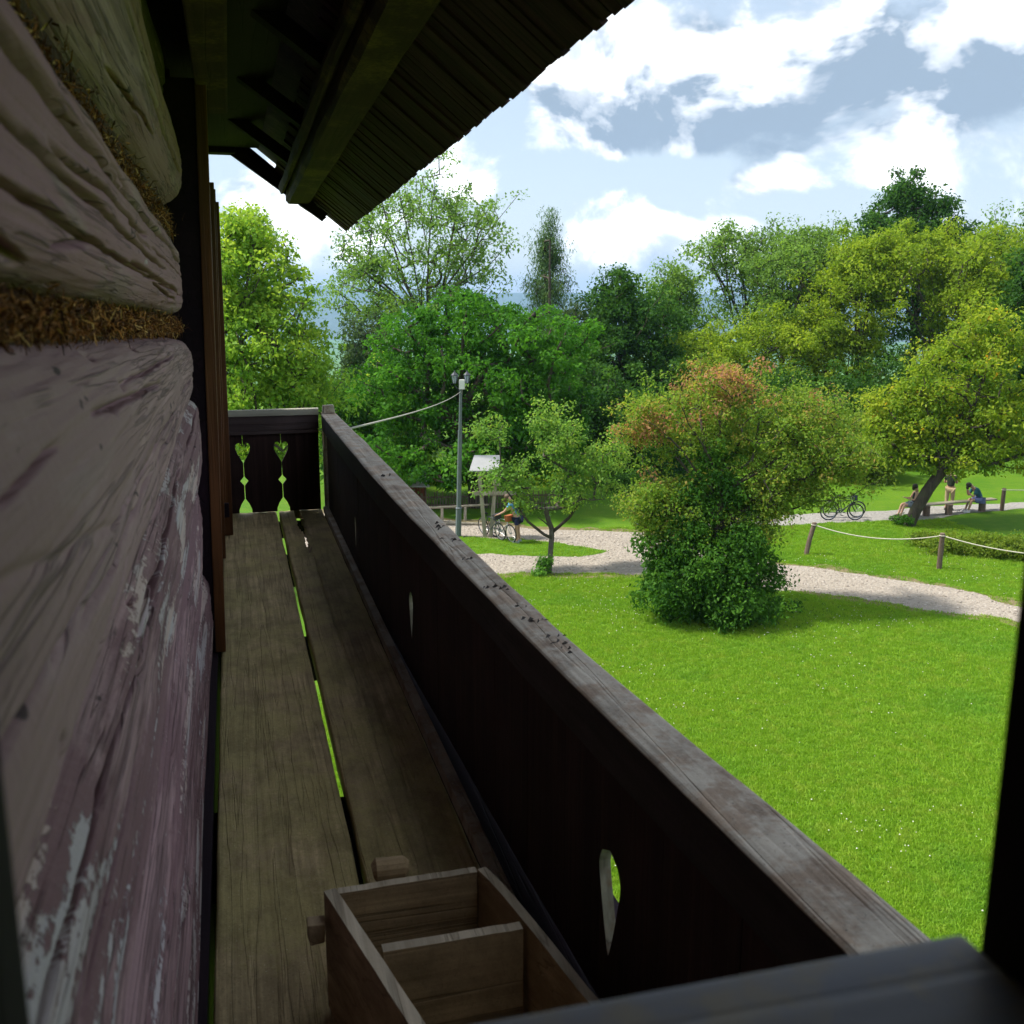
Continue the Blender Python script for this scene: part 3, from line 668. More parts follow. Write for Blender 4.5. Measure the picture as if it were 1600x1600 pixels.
# outer balustrade: a bowed hand rail, vertical boards with teardrop cuts, a foot strip
RY = [0.41, 0.8, 1.15, 1.9, 2.75, 3.75, 4.6, 5.3, 6.6, 7.5, 8.46]
RI = [0.842, 0.835, 0.82, 0.785, 0.752, 0.728, 0.703, 0.69, 0.682, 0.68, 0.68]
RO = [0.985, 0.976, 0.963, 0.908, 0.858, 0.840, 0.830, 0.828, 0.825, 0.815, 0.806]
def ri(y): return float(np.interp(y, RY, RI))
def rail_beam():
    ys = np.concatenate([0.41 * (8.46 / 0.41) ** np.linspace(0, 1, 220)]); V = []; F = []
    prof = []
    for s in np.linspace(0, 1, 26): prof.append((s, 1.0))
    prof += [(1.0, 0.93), (1.0, 0.5), (1.0, 0.0), (0.0, 0.0), (0.0, 0.25), (0.0, 0.5), (0.0, 0.75), (0.0, 0.93)]
    n = len(prof)
    sm = lambda arr, y: float(np.mean([np.interp(y + d, RY, arr) for d in np.linspace(-0.35, 0.35, 9)])) if 0.8 < y < 8.1 else float(np.interp(y, RY, arr))
    for y in ys:
        a, b = sm(RI, y), sm(RO, y)
        a += 0.004 * float(fbm(y * 2.3, 0.0, 3, 4)); b += 0.005 * float(fbm(y * 2.3, 5.0, 4, 4))
        for s, h in prof:
            z = 0.69 + 0.13 * h
            if h == 1.0:
                z += 0.003 * float(fbm(y * 1.5, s * 5, 6, 3)) - 0.006 * (math.exp(-s / 0.04) + math.exp(-(1 - s) / 0.04))
            V.append((a + (b - a) * s, y, z))
    m = len(ys)
    F = [(i * n + j, i * n + (j + 1) % n, (i + 1) * n + (j + 1) % n, (i + 1) * n + j) for i in range(m - 1) for j in range(n)]
    F += [tuple(range(n))[::-1], tuple((m - 1) * n + j for j in range(n))]
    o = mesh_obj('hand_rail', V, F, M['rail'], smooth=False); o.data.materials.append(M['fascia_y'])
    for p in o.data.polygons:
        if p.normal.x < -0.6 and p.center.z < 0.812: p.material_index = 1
    return o
bal_ = part(rail_beam()); bal_.name = 'balustrade'
def tear(y, w_, zb, zt, n=14):
    """left edge of a teardrop: round top, pointed foot; returns (z, half width)"""
    out = []
    for i in range(n + 1):
        s = i / n; h = w_ * ((s / .74) ** 0.85 if s < .74 else math.sqrt(max(0, 1 - ((s - .74) / .26) ** 2))); out.append((zb + (zt - zb) * s, h))
    return out
cuts = [(2.10, 0.066, 0.165, 0.45), (4.52, 0.045, 0.19, 0.42), (6.55, 0.035, 0.13, 0.36)]
yb_ = 0.42; k_ = 0
edges_ = [0.42]
for c_ in [c[0] for c in cuts] + [8.65]:
    end_ = min(c_ - 0.2, 8.45); n_ = max(1, round((end_ - edges_[-1]) / 0.42)); a_ = edges_[-1]
    edges_ += [a_ + (end_ - a_) * (q + 1) / n_ + (random.uniform(-0.05, 0.05) if q < n_ - 1 else 0) for q in range(n_)]
    if c_ < 8.4: edges_.append(c_ + 0.2)
for y0_, y1_ in zip(edges_[:-1], edges_[1:]):
    g_ = 0.0006; jx = random.uniform(-0.001, 0.001); th_ = 0.030
    xa_, xb_ = ri(y0_) + 0.035 + jx, ri(y1_) + 0.035 + jx
    fm = lambda a, b, t: (xa_ + (xb_ - xa_) * (a - y0_) / (y1_ - y0_) + t, a, b)
    ct = [c for c in cuts if y0_ <= c[0] < y1_]; mb = MB()
    if not ct:
        mb.prism([(y0_ + g_, 0.012), (y1_ - g_, 0.012), (y1_ - g_, 0.70), (y0_ + g_, 0.70)], fm, 0.0, th_)
        part(mb.build('balustrade_board', M['bal']), bal_)
    else:
        yc, wd, zb, zt = ct[0]; yc = min(max(yc, y0_ + wd + 0.03), y1_ - wd - 0.03); T_ = tear(yc, wd, zb, zt)
        for sgn, ye in ((-1, y0_ + g_), (1, y1_ - g_)):
            poly = [(yc, 0.012)] + [(yc + sgn * h, z) for z, h in T_] + [(yc, 0.70), (ye, 0.70), (ye, 0.012)]
            mb.prism(poly, fm, 0.0, th_)
        o_ = part(mb.build('balustrade_board', M['bal']), bal_)
        o_.data.materials.append(M['bal_edge'])
        for p_ in o_.data.polygons:
            c_ = p_.center
            if abs(p_.normal.x) < 0.6 and zb - 0.01 < c_.z < zt + 0.01 and abs(c_.y - yc) < wd + 0.005: p_.material_index = 1
part(MB().box((0.668, 0.42, 0.0), (0.712, 8.46, 0.05), 0.003).build('foot_strip', M['rail'], bevel=0.004), bal_)
part(MB().box((0.69, 8.47, -0.05), (0.80, 8.60, 0.82)).add([(0.695, 8.475, 0.82), (0.795, 8.475, 0.82), (0.795, 8.595, 0.82), (0.695, 8.595, 0.82), (0.70, 8.485, 0.885), (0.785, 8.485, 0.89), (0.785, 8.585, 0.885), (0.70, 8.585, 0.88)],
     [(0, 3, 2, 1), (4, 5, 6, 7), (0, 1, 5, 4), (1, 2, 6, 5), (2, 3, 7, 6), (3, 0, 4, 7)]).build('corner_post', M['rail'], bevel=0.006), bal_)
mb = MB()                                        # peeling bark and leaf litter on the hand rail
for y_, s_ in [(5.35, .4), (4.05, .5), (3.82, .35), (3.5, .25), (3.12, .45), (2.9, .15), (2.78, .4), (2.58, .4), (2.5, .2)]:
    for q_ in range(int(3 + 9 * s_)):
        x_ = float(np.interp(y_, RY, RI)) + (0.05 + 0.03 * (hash((y_, 1)) % 100) / 100) + random.gauss(0, 0.02); yy_ = y_ + random.gauss(0, 0.03)
        L_ = random.uniform(0.005, 0.013) * (0.6 + s_); a_ = random.uniform(-0.9, 0.9); h_ = random.uniform(0.003, 0.013)
        dx, dy = math.cos(a_) * L_, math.sin(a_) * L_; px_, py_ = -math.sin(a_) * L_ * 0.28, math.cos(a_) * L_ * 0.28
        zt_ = 0.823
        mb.add([(x_ - dx, yy_ - dy, zt_), (x_ + px_, yy_ + py_, zt_ + h_), (x_ + dx, yy_ + dy, zt_ + h_ * 0.4), (x_ - px_, yy_ - py_, zt_ + 0.001)], [(0, 1, 2, 3)])
o_ = part(mb.build('bark_flakes', plain('bark_flake', (0.05, 0.042, 0.038), 0.9, var=0.5, scale=40)), bal_); o_['kind'] = 'stuff'

# end balustrade with hearts and diamonds cut between the boards
eb_ = part(MB().box((-0.20, 8.575, 0.685), (0.664, 8.60, 0.812), 0.003).build('end_balustrade', M['fascia'], bevel=0.003))
part(MB().box((-0.20, 8.56, 0.805), (0.668, 8.665, 0.855), 0.006).build('end_rail', M['endrail'], bevel=0.008), eb_)
part(MB().box((-0.20, 8.572, 0.655), (0.66, 8.60, 0.682), 0.004).build('batten', M['fascia'], bevel=0.003), eb_)
def heart_edge(s):
    """half outline of the cut between two boards, from the foot up; s = +1 cut lies on the right side"""
    H = [(0.0, 0.052), (0.03, 0.05), (0.075, 0.032), (0.105, 0.012), (0.118, 0.003), (0.225, 0.002), (0.232, 0.005), (0.268, 0.034), (0.303, 0.004), (0.312, 0.0018), (0.415, 0.0012)]
    H += [(0.425, 0.006), (0.455, 0.022), (0.49, 0.042), (0.52, 0.054), (0.548, 0.058), (0.57, 0.054), (0.583, 0.042), (0.585, 0.026), (0.575, 0.014), (0.568, 0.006), (0.60, 0.002), (0.70, 0.0012)]
    return H
seams_ = [-0.27, 0.045, 0.352, 0.66]
for i_ in range(3):
    xl, xr = seams_[i_], seams_[i_ + 1]; poly = []
    L_ = [(xl + h, z) for z, h in heart_edge(1)] if i_ > 0 else [(xl, 0.0), (xl, 0.70)]
    R_ = [(xr - h, z) for z, h in heart_edge(-1)] if i_ < 2 else [(xr, 0.0), (xr, 0.70)]
    poly = L_ + R_[::-1]
    part(MB().prism(poly, lambda a, b, t: (a, t, b + 0.001), 8.602, 8.626).build('balustrade_board', M['bal']), eb_)

# eaves: shingles, purlin, rafters
SL = 0.80
def roof_z(x, y): return 2.553 - 0.0245 * y + (1.02 - x) * SL
roof_ = part(mesh_obj('roof', [(-3.9, -5.3, roof_z(-3.9, -5.3) + .03), (0.72, -5.3, roof_z(.72, -5.3) + .06), (0.72, 9.22, roof_z(.72, 9.22) + .06), (-3.9, 9.22, roof_z(-3.9, 9.22) + .03),
      (-3.9, -5.3, roof_z(-3.9, -5.3) + .13), (0.72, -5.3, roof_z(.72, -5.3) + .12), (0.72, 9.22, roof_z(.72, 9.22) + .12), (-3.9, 9.22, roof_z(-3.9, 9.22) + .13),
      (-8.6, -5.3, 2.4), (-8.6, 9.22, 2.4), (-8.6, -5.3, 2.5), (-8.6, 9.22, 2.5)],
      [(0, 3, 2, 1), (4, 5, 6, 7), (0, 1, 5, 4), (1, 2, 6, 5), (2, 3, 7, 6), (0, 8, 9, 3), (4, 7, 11, 10), (0, 4, 10, 8), (3, 9, 11, 7)], M['shingle']))
sm_ = MB().box((-0.75, -0.042, -0.012), (0.0, 0.042, 0.012), 0.002).build('shingle_template', M['shingle'])
smesh_ = sm_.data; bpy.data.objects.remove(sm_)
yy_ = -0.35; k_ = 0
ang_ = math.atan(SL)
while yy_ < 9.24:
    wdt_ = random.uniform(0.058, 0.098); yc_ = yy_ + wdt_ / 2
    for layer in (0, 1):
        o_ = bpy.data.objects.new('shingle', smesh_); COL.objects.link(o_)
        xe = 1.02 + random.uniform(-0.006, 0.006) + (0.02 if layer else 0)
        o_.matrix_world = Matrix.Translation((xe, yc_ + (0.04 if layer else 0), roof_z(xe, yc_) + layer * 0.03 + random.uniform(-0.006, 0.006))) @ Matrix.Rotation(ang_ + random.uniform(-0.012, 0.012), 4, 'Y') \
            @ Matrix.Rotation(random.uniform(-0.05, 0.05), 4, 'X') @ Matrix.Diagonal((1, wdt_ / 0.084 * 0.95, random.uniform(0.6, 1.1), 1))
        mw = o_.matrix_world.copy(); o_.parent = roof_
        o_.matrix_basis = mw
        o_.matrix_parent_inverse = Matrix.Identity(4)
    yy_ += wdt_ + 0.003
def beam_y(name, x0, x1, zb, zt, y0, y1, mat, seed, parent, ny=90):
    """long beam under the roof, following its slight fall"""
    V = []; F = []; prof = [(x0, zb + .02), (x0 + .02, zb), (x1 - .02, zb), (x1, zb + .02), (x1, zt - .02), (x1 - .02, zt), (x0 + .02, zt), (x0, zt - .02)]
    ys = np.linspace(y0, y1, ny); n = len(prof)
    for y in ys:
        for j, (x, z) in enumerate(prof):
            V.append((x + 0.012 * float(fbm(y * 1.4, j * 3.1, seed, 3)), y, z - 0.0245 * y + 0.012 * float(fbm(y * 1.4, j * 3.1, seed + 5, 3))))
    F = [(i * n + j, i * n + (j + 1) % n, (i + 1) * n + (j + 1) % n, (i + 1) * n + j) for i in range(ny - 1) for j in range(n)] + [tuple(range(n))[::-1], tuple((ny - 1) * n + j for j in range(n))]
    return part(mesh_obj(name, V, F, M[mat]), parent)
beam_y('purlin', 0.505, 0.70, 2.735, 2.86, -0.3, 9.06, 'purlin', 3, roof_)
beam_y('eave_pole', 0.44, 0.50, 2.80, 2.87, -0.3, 8.9, 'purlin', 8, roof_)
part(MB().box((-0.095, 0.41, 2.695), (0.052, 5.9, 2.86), 0.006).build('wall_plate', M['purlin'], bevel=0.01))
part(MB().box((-0.45, 0.41, 2.93), (0.30, 8.92, 2.955)).build('soffit', M['shade_tone']), roof_)
part(MB().box((-0.6, 8.90, 2.875), (0.12, 9.06, 3.02), 0.012).build('tie_beam', M['shade_tone'], bevel=0.01), roof_)
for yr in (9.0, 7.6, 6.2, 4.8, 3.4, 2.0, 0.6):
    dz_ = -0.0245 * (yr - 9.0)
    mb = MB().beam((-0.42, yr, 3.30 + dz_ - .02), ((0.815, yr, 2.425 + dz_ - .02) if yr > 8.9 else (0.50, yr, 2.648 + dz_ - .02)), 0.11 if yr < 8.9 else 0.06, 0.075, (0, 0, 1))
    part(mb.build('rafter', M['shade_tone']), roof_)
part(MB().prism([(-0.6, 2.885), (0.104, 2.905), (0.40, 2.66), (0.46, 2.635), (0.50, 2.63), (0.62, 2.50), (0.80, 2.385), (0.835, 2.41), (0.70, 2.58), (0.55, 2.70), (0.10, 3.06), (-0.6, 3.6)], lambda a, b, t: (a, t, b), 9.07, 9.10).build('barge_board', M['shade_tone']), roof_)
part(MB().prism([(-7.0, 2.9), (-0.32, 2.9), (-3.9, 6.2)], lambda a, b, t: (a, t, b), 8.60, 8.70).build('gable', M['shade_tone']), roof_)

# the dark room the view is taken from: end wall with its opening
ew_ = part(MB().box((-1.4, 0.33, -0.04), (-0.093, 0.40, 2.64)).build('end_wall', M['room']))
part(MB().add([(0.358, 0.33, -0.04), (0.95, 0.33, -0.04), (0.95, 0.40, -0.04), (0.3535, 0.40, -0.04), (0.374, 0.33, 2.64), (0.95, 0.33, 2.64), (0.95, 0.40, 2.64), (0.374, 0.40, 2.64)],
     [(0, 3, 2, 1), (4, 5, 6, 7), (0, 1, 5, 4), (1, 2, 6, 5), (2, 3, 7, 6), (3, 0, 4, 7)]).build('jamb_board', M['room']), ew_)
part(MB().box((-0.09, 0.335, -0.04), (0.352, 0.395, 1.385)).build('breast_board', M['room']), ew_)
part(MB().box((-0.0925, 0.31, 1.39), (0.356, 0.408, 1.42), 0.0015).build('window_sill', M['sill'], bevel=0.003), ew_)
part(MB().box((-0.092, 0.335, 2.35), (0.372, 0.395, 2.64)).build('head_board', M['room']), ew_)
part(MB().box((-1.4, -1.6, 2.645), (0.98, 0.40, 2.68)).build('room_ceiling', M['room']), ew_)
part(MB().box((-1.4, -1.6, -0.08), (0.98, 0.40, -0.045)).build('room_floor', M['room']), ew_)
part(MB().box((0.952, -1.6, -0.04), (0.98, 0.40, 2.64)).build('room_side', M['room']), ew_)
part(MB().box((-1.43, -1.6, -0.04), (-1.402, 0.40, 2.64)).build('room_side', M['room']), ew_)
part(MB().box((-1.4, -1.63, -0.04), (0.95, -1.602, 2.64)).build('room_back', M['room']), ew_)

# ------------------------------------------------------------------ divided wooden box on the balcony floor
def trough():
    t = empty('wooden_trough', (0.4, 2.1, 0.0)); tag(t, 'old divided wooden trough with a round knob, standing on the balcony planks', 'trough')
    O = Vector((0.4, 2.1, 0.0))
    def pt(o, par=None):
        o.parent = par or t; o.matrix_parent_inverse = Matrix.Translation(-O); return o
    zt = 0.33
    P = lambda u, v, z=zt: atz(u, v, z)
    A, B_, C_, D_ = P(515, 1390), P(752, 1356), P(660, 1612), P(965, 1565)
    def wall(name, p, q, top_p, top_q, th, mat, sag=None, n=10):
        """upright board between two floor points, rim may fall in a curve"""
        p = np.array(p[:2]); q = np.array(q[:2]); d = (q - p) / np.linalg.norm(q - p); nn = np.array([-d[1], d[0]]) * th / 2
        V = []; F = []
        for i in range(n + 1):
            s = i / n; c = p + (q - p) * s; zt_ = top_p + (top_q - top_p) * s + (sag(s) if sag else 0) + random.uniform(-.0015, .0015)
            for off in (-nn, nn):
                V += [(*(c + off), 0.012), (*(c + off), zt_)]
        for i in range(n):
            a = i * 4; b = a + 4
            F += [(a, b, b + 1, a + 1), (a + 3, b + 3, b + 2, a + 2), (a + 1, b + 1, b + 3, a + 3), (a + 2, b + 2, b, a)]
        F += [(0, 1, 3, 2), (n * 4, n * 4 + 2, n * 4 + 3, n * 4 + 1)]
        o = mesh_obj(name, V, F, M[mat]); o.data.materials.append(M['trough_rim'])
        for pl in o.data.polygons:
            if pl.normal.z > 0.5: pl.material_index = 1
        return pt(o)
    wall('side_board', A, C_, zt, zt, 0.030, 'trough')
    Dm = np.array(B_) + (np.array(D_) - np.array(B_)) * 1.12
    wall('side_board', B_, Dm, zt, zt, 0.024, 'trough', sag=lambda s: -0.10 * max(0, s - 0.15) ** 1.2 + 0.05 * max(0, s - 0.7))
    ev = np.array(B_) - np.array(A); A2 = np.array(A) + ev * 0.05; B2 = np.array(B_) - ev * 0.035
    wall('end_board', A2, B2, zt - 0.006, zt - 0.002, 0.026, 'trough_x')
    p1, p2 = P(590, 1483, zt - .012), P(826, 1442, zt - .012); wall('divider', p1 + (p2 - p1) * 0.03, p2 - (p2 - p1) * 0.05, zt - 0.012, zt - 0.014, 0.030, 'trough_x')
    c0 = np.array(A); cx = np.array(B_); e0 = np.array(C_); e1 = Dm
    pt(mesh_obj('base_board', [(c0[0], c0[1], .002), (cx[0], cx[1], .002), (e1[0], e1[1], .002), (e0[0], e0[1], .002), (c0[0], c0[1], .016), (cx[0], cx[1], .016), (e1[0], e1[1], .016), (e0[0], e0[1], .016)],
                [(0, 3, 2, 1), (4, 5, 6, 7), (0, 1, 5, 4), (1, 2, 6, 5), (2, 3, 7, 6), (3, 0, 4, 7)], M['trough_x']))
    k = P(612, 1372, zt - .02); mb = MB(); mb.tube([(k[0] - .045, k[1] + .03, zt - .012), (k[0] - .035, k[1] + .03, zt - .01), (k[0] + .035, k[1] + .028, zt - .012), (k[0] + .045, k[1] + .028, zt - .014)], [0.018, 0.03, 0.03, 0.020], 14)
    pt(mb.build('knob', M['trough_x'], smooth=False))
    h = P(498, 1440, zt - .05); pt(MB().box((h[0] - .025, h[1] - .018, zt - .10), (h[0] + .012, h[1] + .02, zt - .045), 0.004).build('peg', M['trough'], bevel=0.003))
trough()

# ------------------------------------------------------------------ trees and shrubs
FH2 = np.array([math.sin(YAW), math.cos(YAW), 0.0])
def skeleton(attr, trunk, r, rise=0.5, stems=0):
    """joins every foliage point to the nearest fitting point of the growing limb system"""
    nodes = [np.array(p, float) for p in trunk]; par = [-1] + list(range(len(trunk) - 1)); leaf_at = []
    fk = len(nodes) - 1; f0 = nodes[fk]
    if stems:
        hi = attr[attr[:, 2] > np.quantile(attr[:, 2], 0.35)]; ang = np.argsort(np.arctan2((hi - f0) @ FH2, (hi - f0) @ RTv))
        for q in np.linspace(0, len(hi) - 1, stems).astype(int):
            tg = hi[ang[q]] + r.normal(0, 0.25, 3); k = fk - (r.integers(0, 2) if fk > 2 else 0); st0 = nodes[k]; wob = r.normal(0, 0.035 * np.linalg.norm(tg - st0), 3)
            for sgm in np.linspace(0, 1, 6)[1:]:
                v = tg - st0; nodes.append(st0 + np.array([v[0] * sgm ** 1.25, v[1] * sgm ** 1.25, v[2] * sgm ** 0.92]) + wob * math.sin(math.pi * sgm)); par.append(k); k = len(nodes) - 1
            leaf_at.append(k)
    ax = np.array(trunk[-1]); order = np.argsort(np.linalg.norm(attr - ax, axis=1) + 0.6 * np.abs(attr[:, 2] - ax[2]))
    first = max(1, len(trunk) // 3)
    for i in order:
        a = attr[i]; N = np.array(nodes); d = a - N; L = np.linalg.norm(d, axis=1)
        cost = L + rise * np.maximum(0, N[:, 2] - a[2]) * 1.5; cost[:first] += 1e3
        j = int(np.argmin(cost)); p = nodes[j]; v = a - p; ln = np.linalg.norm(v)
        k = j
        nseg = 1 if ln < 0.6 else (2 if ln < 2.0 else 3)
        for s in range(1, nseg + 1):
            f = s / nseg; q = p + v * f
            if s < nseg: q = q + np.array([0, 0, -0.10 * ln * math.sin(math.pi * f)]) * rise + r.normal(0, 0.04 * ln, 3)
            nodes.append(q); par.append(k); k = len(nodes) - 1
        leaf_at.append(k)
    return np.array(nodes), np.array(par), np.array(leaf_at)

def limb_mesh(nodes, par, leaf_at, r0, pw=0.42, rmin=0.008, sides=6):
    cnt = np.zeros(len(nodes)); cnt[leaf_at] += 1
    for i in range(len(nodes) - 1, 0, -1): cnt[par[i]] += cnt[i]
    rad = np.maximum(rmin, r0 * (cnt / cnt[0]) ** pw)
    V = []; F = []; base = 0
    for i in range(1, len(nodes)):
        p, q = nodes[par[i]], nodes[i]; d = q - p; L = np.linalg.norm(d)
        if L < 1e-5: continue
        d /= L; u = np.cross(d, [0.31, 0.17, 0.93] if abs(d[2]) < 0.9 else [1, 0, 0]); u /= np.linalg.norm(u); w_ = np.cross(d, u)
        ra = rad[par[i]] if (cnt[i] > 0.45 * cnt[par[i]] or par[i] == 0) else min(rad[par[i]], rad[i] * 1.25); rb = rad[i]
        n = sides if rad[i] > 0.03 else 4
        t = np.arange(n) * 2 * math.pi / n; c = np.cos(t)[:, None] * u + np.sin(t)[:, None] * w_
        V += [p - d * 0.3 * ra + c * ra, q + c * rb]
        F += [(base + k, base + (k + 1) % n, base + n + (k + 1) % n, base + n + k) for k in range(n)]; base += 2 * n
    return np.concatenate(V), np.array(F)

def leaves(centers, n_per, rad, size, r, flat=0.65, ctint=None, droop=0.25, up=0.55, asp=0.6, tvar=0.45):
    K = len(centers); C_ = np.repeat(centers, n_per, axis=0); n = len(C_)
    rr = np.repeat(np.full(K, rad) * r.uniform(0.6, 1.45, K), n_per)
    off = r.normal(0, 1, (n, 3)); off *= (np.minimum(1.0, 1.6 / np.linalg.norm(off, axis=1)) * rr * 0.62)[:, None]; off[:, 2] *= flat
    P = C_ + off
    nr = r.normal(0, 0.75, (n, 3)); nr[:, 2] += up; nr += 0.5 * off / (rr[:, None] + 1e-6); nr /= np.linalg.norm(nr, axis=1)[:, None]
    tx = np.cross(nr, r.normal(0, 1, (n, 3))); tx /= np.linalg.norm(tx, axis=1)[:, None] + 1e-9
    bt = np.cross(nr, tx); L = (size * np.repeat(r.uniform(0.75, 1.25, K), n_per) * r.uniform(0.55, 1.3, n))[:, None]; Wd = L * asp
    tip = P + tx * L; tip[:, 2] -= droop * L[:, 0]
    V = np.stack([P, P + tx * L * 0.48 + bt * Wd * 0.5, tip, P + tx * L * 0.48 - bt * Wd * 0.5], 1).reshape(-1, 3)
    F = np.arange(n * 4).reshape(-1, 4)
    ct = r.random(K) if ctint is None else np.asarray(ctint)
    tint = np.clip(np.repeat(ct, n_per) * (1 - tvar) + r.random(n) * tvar, 0, 1)
    return V, F, np.repeat(tint, 4)

def lobe_points(lobes, n, r, shell=0.5, gap=0.0):
    """lobes: (u, v, D, ru, rv, rd metres, weight) -> foliage centres"""
    wt = np.array([l[6] for l in lobes], float); wt /= wt.sum(); out = []
    for l, k in zip(lobes, r.multinomial(n, wt)):
        u, v, D, ru, rv, rd = l[:6]; c = atD(u, v, D); d = r.normal(0, 1, (k, 3)); d /= np.linalg.norm(d, axis=1)[:, None]
        m = (r.uniform(shell, 1.0, k) ** 0.7) * (1 + 0.16 * r.normal(0, 1, k)); sd_ = int(r.integers(0, 200)); d = d * (m * (1 + 0.55 * vnoise(d[:, 0] * 2.3 + d[:, 2], d[:, 1] * 2.3, sd_)))[:, None]
        out.append(c + np.outer(d[:, 0] * ru / FPX * D, RTv) + np.outer(d[:, 1] * rv / FPX * D, [0, 0, 1.0]) + np.outer(d[:, 2] * rd, [FWv[0], FWv[1], 0]))
    P = np.concatenate(out)
    if gap > 0:
        keep = []
        for p in P:
            if not keep or np.min(np.sum((np.array(keep) - p) ** 2, 1)) > gap * gap: keep.append(p)
        P = np.array(keep)
    return P

def tree(name, label, cat, base, lobes, n, per, rad, size, mat, r0, seed, trunk=None, group=None, shell=0.45, gap=0.0, bark='bark', tint=None,
         rise=0.6, pw=0.42, flat=0.65, droop=0.25, up=0.55, asp=0.6, minz=None, rmin=0.008, extra=None, fork=0.45, stems=0):
    r = np.random.default_rng(seed); base = np.array(base, float)
    C_ = lobe_points(lobes, n, r, shell, gap)
    if minz is not None: C_ = C_[C_[:, 2] > GZ + minz]
    if trunk is None:
        cz = C_.mean(0); top = base + (cz - base) * np.array([0.7, 0.7, 1.0]); top[2] = base[2] + (C_[:, 2].max() - base[2]) * fork
        trunk = [base + (top - base) * s + np.array([r.normal(0, r0 * 0.5), r.normal(0, r0 * 0.5), 0]) * (0 < s < 1) for s in np.linspace(0, 1, 6)]
    trunk = [np.array(p, float) for p in trunk]; trunk[0] = trunk[0] + np.array([0, 0, -0.15])
    nodes, par, la = skeleton(C_, trunk, r, rise, stems)
    V, F = limb_mesh(nodes, par, la, r0, pw, rmin)
    root = empty(name, tuple(base)); tag(root, label, cat, group)
    b = Vector(base)
    to = big_mesh('trunk', V - base, F, M[bark], root, smooth=True)
    ct = tint(C_) if tint else None
    LV, LF, LT = leaves(C_, per, rad, size, r, flat, ct, droop, up, asp)
    big_mesh('crown', LV - base, LF, M['leaf_' + mat], root, attr={'tint': LT})
    if extra: extra(root, base, r)
    return root

def bush(name, label, base_lobes, n, per, rad, size, mat, seed, base, cat='shrub', group=None, tint=None, minz=0.03, stems=5, flat=0.8):
    r = np.random.default_rng(seed); base = np.array(base, float)
    C_ = lobe_points(base_lobes, n, r, 0.2); C_ = C_[C_[:, 2] > GZ + minz]
    root = empty(name, tuple(base)); tag(root, label, cat, group)
    mb = MB()
    for k in range(stems):
        p = C_[r.integers(len(C_))] - base; a = np.array([r.normal(0, .08), r.normal(0, .08), 0])
        mb.tube([tuple(a), tuple(a * 0.6 + p * 0.5 + [0, 0, 0.05]), tuple(p)], [0.025, 0.016, 0.006], 5)
    mb.build('stems', M['bark'], root)['kind'] = 'stuff'
    V, F, T = leaves(C_, per, rad, size, r, flat, tint(C_) if tint else None)
    big_mesh('crown', V - base, F, M['leaf_' + mat], root, attr={'tint': T})
    return root

# far row
tree('ash_tree', 'tall airy ash tree with thin fanned branches against the sky, behind the dark maple', 'tree', gp(690, 62),
     [(650, 385, 62, 138, 128, 4.5, 1.0), (565, 450, 61, 60, 62, 2.5, 0.25), (740, 390, 62, 60, 85, 3, 0.28), (620, 500, 60, 75, 45, 2.5, 0.14)], 620, 34, 0.62, 0.20, 'ash', 0.26, 21, shell=0.45, rise=0.8, pw=0.46, rmin=0.016, fork=0.40, stems=17)
tree('larch_tree', 'slender larch with drooping wispy twigs rising between the maple and dark trees', 'tree', gp(857, 60),
     [(857, 360, 60, 10, 26, 0.4, 0.1), (857, 400, 60, 24, 36, 1.0, 0.3), (857, 455, 60, 42, 45, 1.8, 0.5), (862, 530, 60, 50, 60, 2, 0.45)], 330, 55, 0.48, 0.15, 'larch', 0.085, 22,
     trunk=[gp(857, 60) + np.array([0, 0, h]) for h in (0, 3, 6, 8, 9.5, 10.8, 11.8)], shell=0.1, rise=0.2, flat=1.4, droop=0.9, up=0.1, asp=0.35, bark='bark')
tree('dark_tree', 'dark green broadleaf tree with a ragged crown right of the larch', 'tree', gp(985, 57),
     [(965, 500, 57, 55, 65, 2.5, 0.6), (1020, 520, 58, 60, 60, 2.5, 0.5), (985, 610, 56, 95, 75, 3, 0.9), (940, 570, 56, 50, 80, 2, 0.5), (965, 450, 57, 30, 28, 1.2, 0.15)], 420, 100, 0.6, 0.20, 'dark', 0.22, 23, stems=8)
tree('ash_tree', 'pale thin-crowned ash standing behind the dark ragged tree', 'tree', gp(1065, 68),
     [(1058, 455, 68, 52, 45, 2.5, 0.7), (1075, 530, 68, 58, 60, 2.5, 0.6)], 280, 46, 0.65, 0.20, 'ash', 0.18, 24, shell=0.3, pw=0.46, stems=8, rmin=0.014)
tree('ash_tree', 'airy ash with bare forked stems against blue sky, right of the pale ash', 'tree', gp(1170, 64),
     [(1145, 395, 64, 62, 46, 2.5, 0.8), (1205, 400, 64, 45, 55, 2, 0.5), (1160, 470, 64, 60, 50, 2, 0.3)], 300, 36, 0.60, 0.20, 'ash', 0.17, 25, shell=0.3, rise=0.8, pw=0.46, rmin=0.015, fork=0.38, stems=11)
tree('ash_tree', 'airy ash with slim upright stems beside the tall yellow-green poplar', 'tree', gp(1270, 63),
     [(1270, 390, 63, 68, 46, 2.5, 0.8), (1300, 440, 63, 48, 70, 2, 0.5), (1255, 480, 63, 50, 50, 2, 0.3)], 310, 40, 0.60, 0.20, 'ash', 0.17, 26, shell=0.3, rise=0.8, pw=0.46, rmin=0.015, fork=0.38, stems=11)
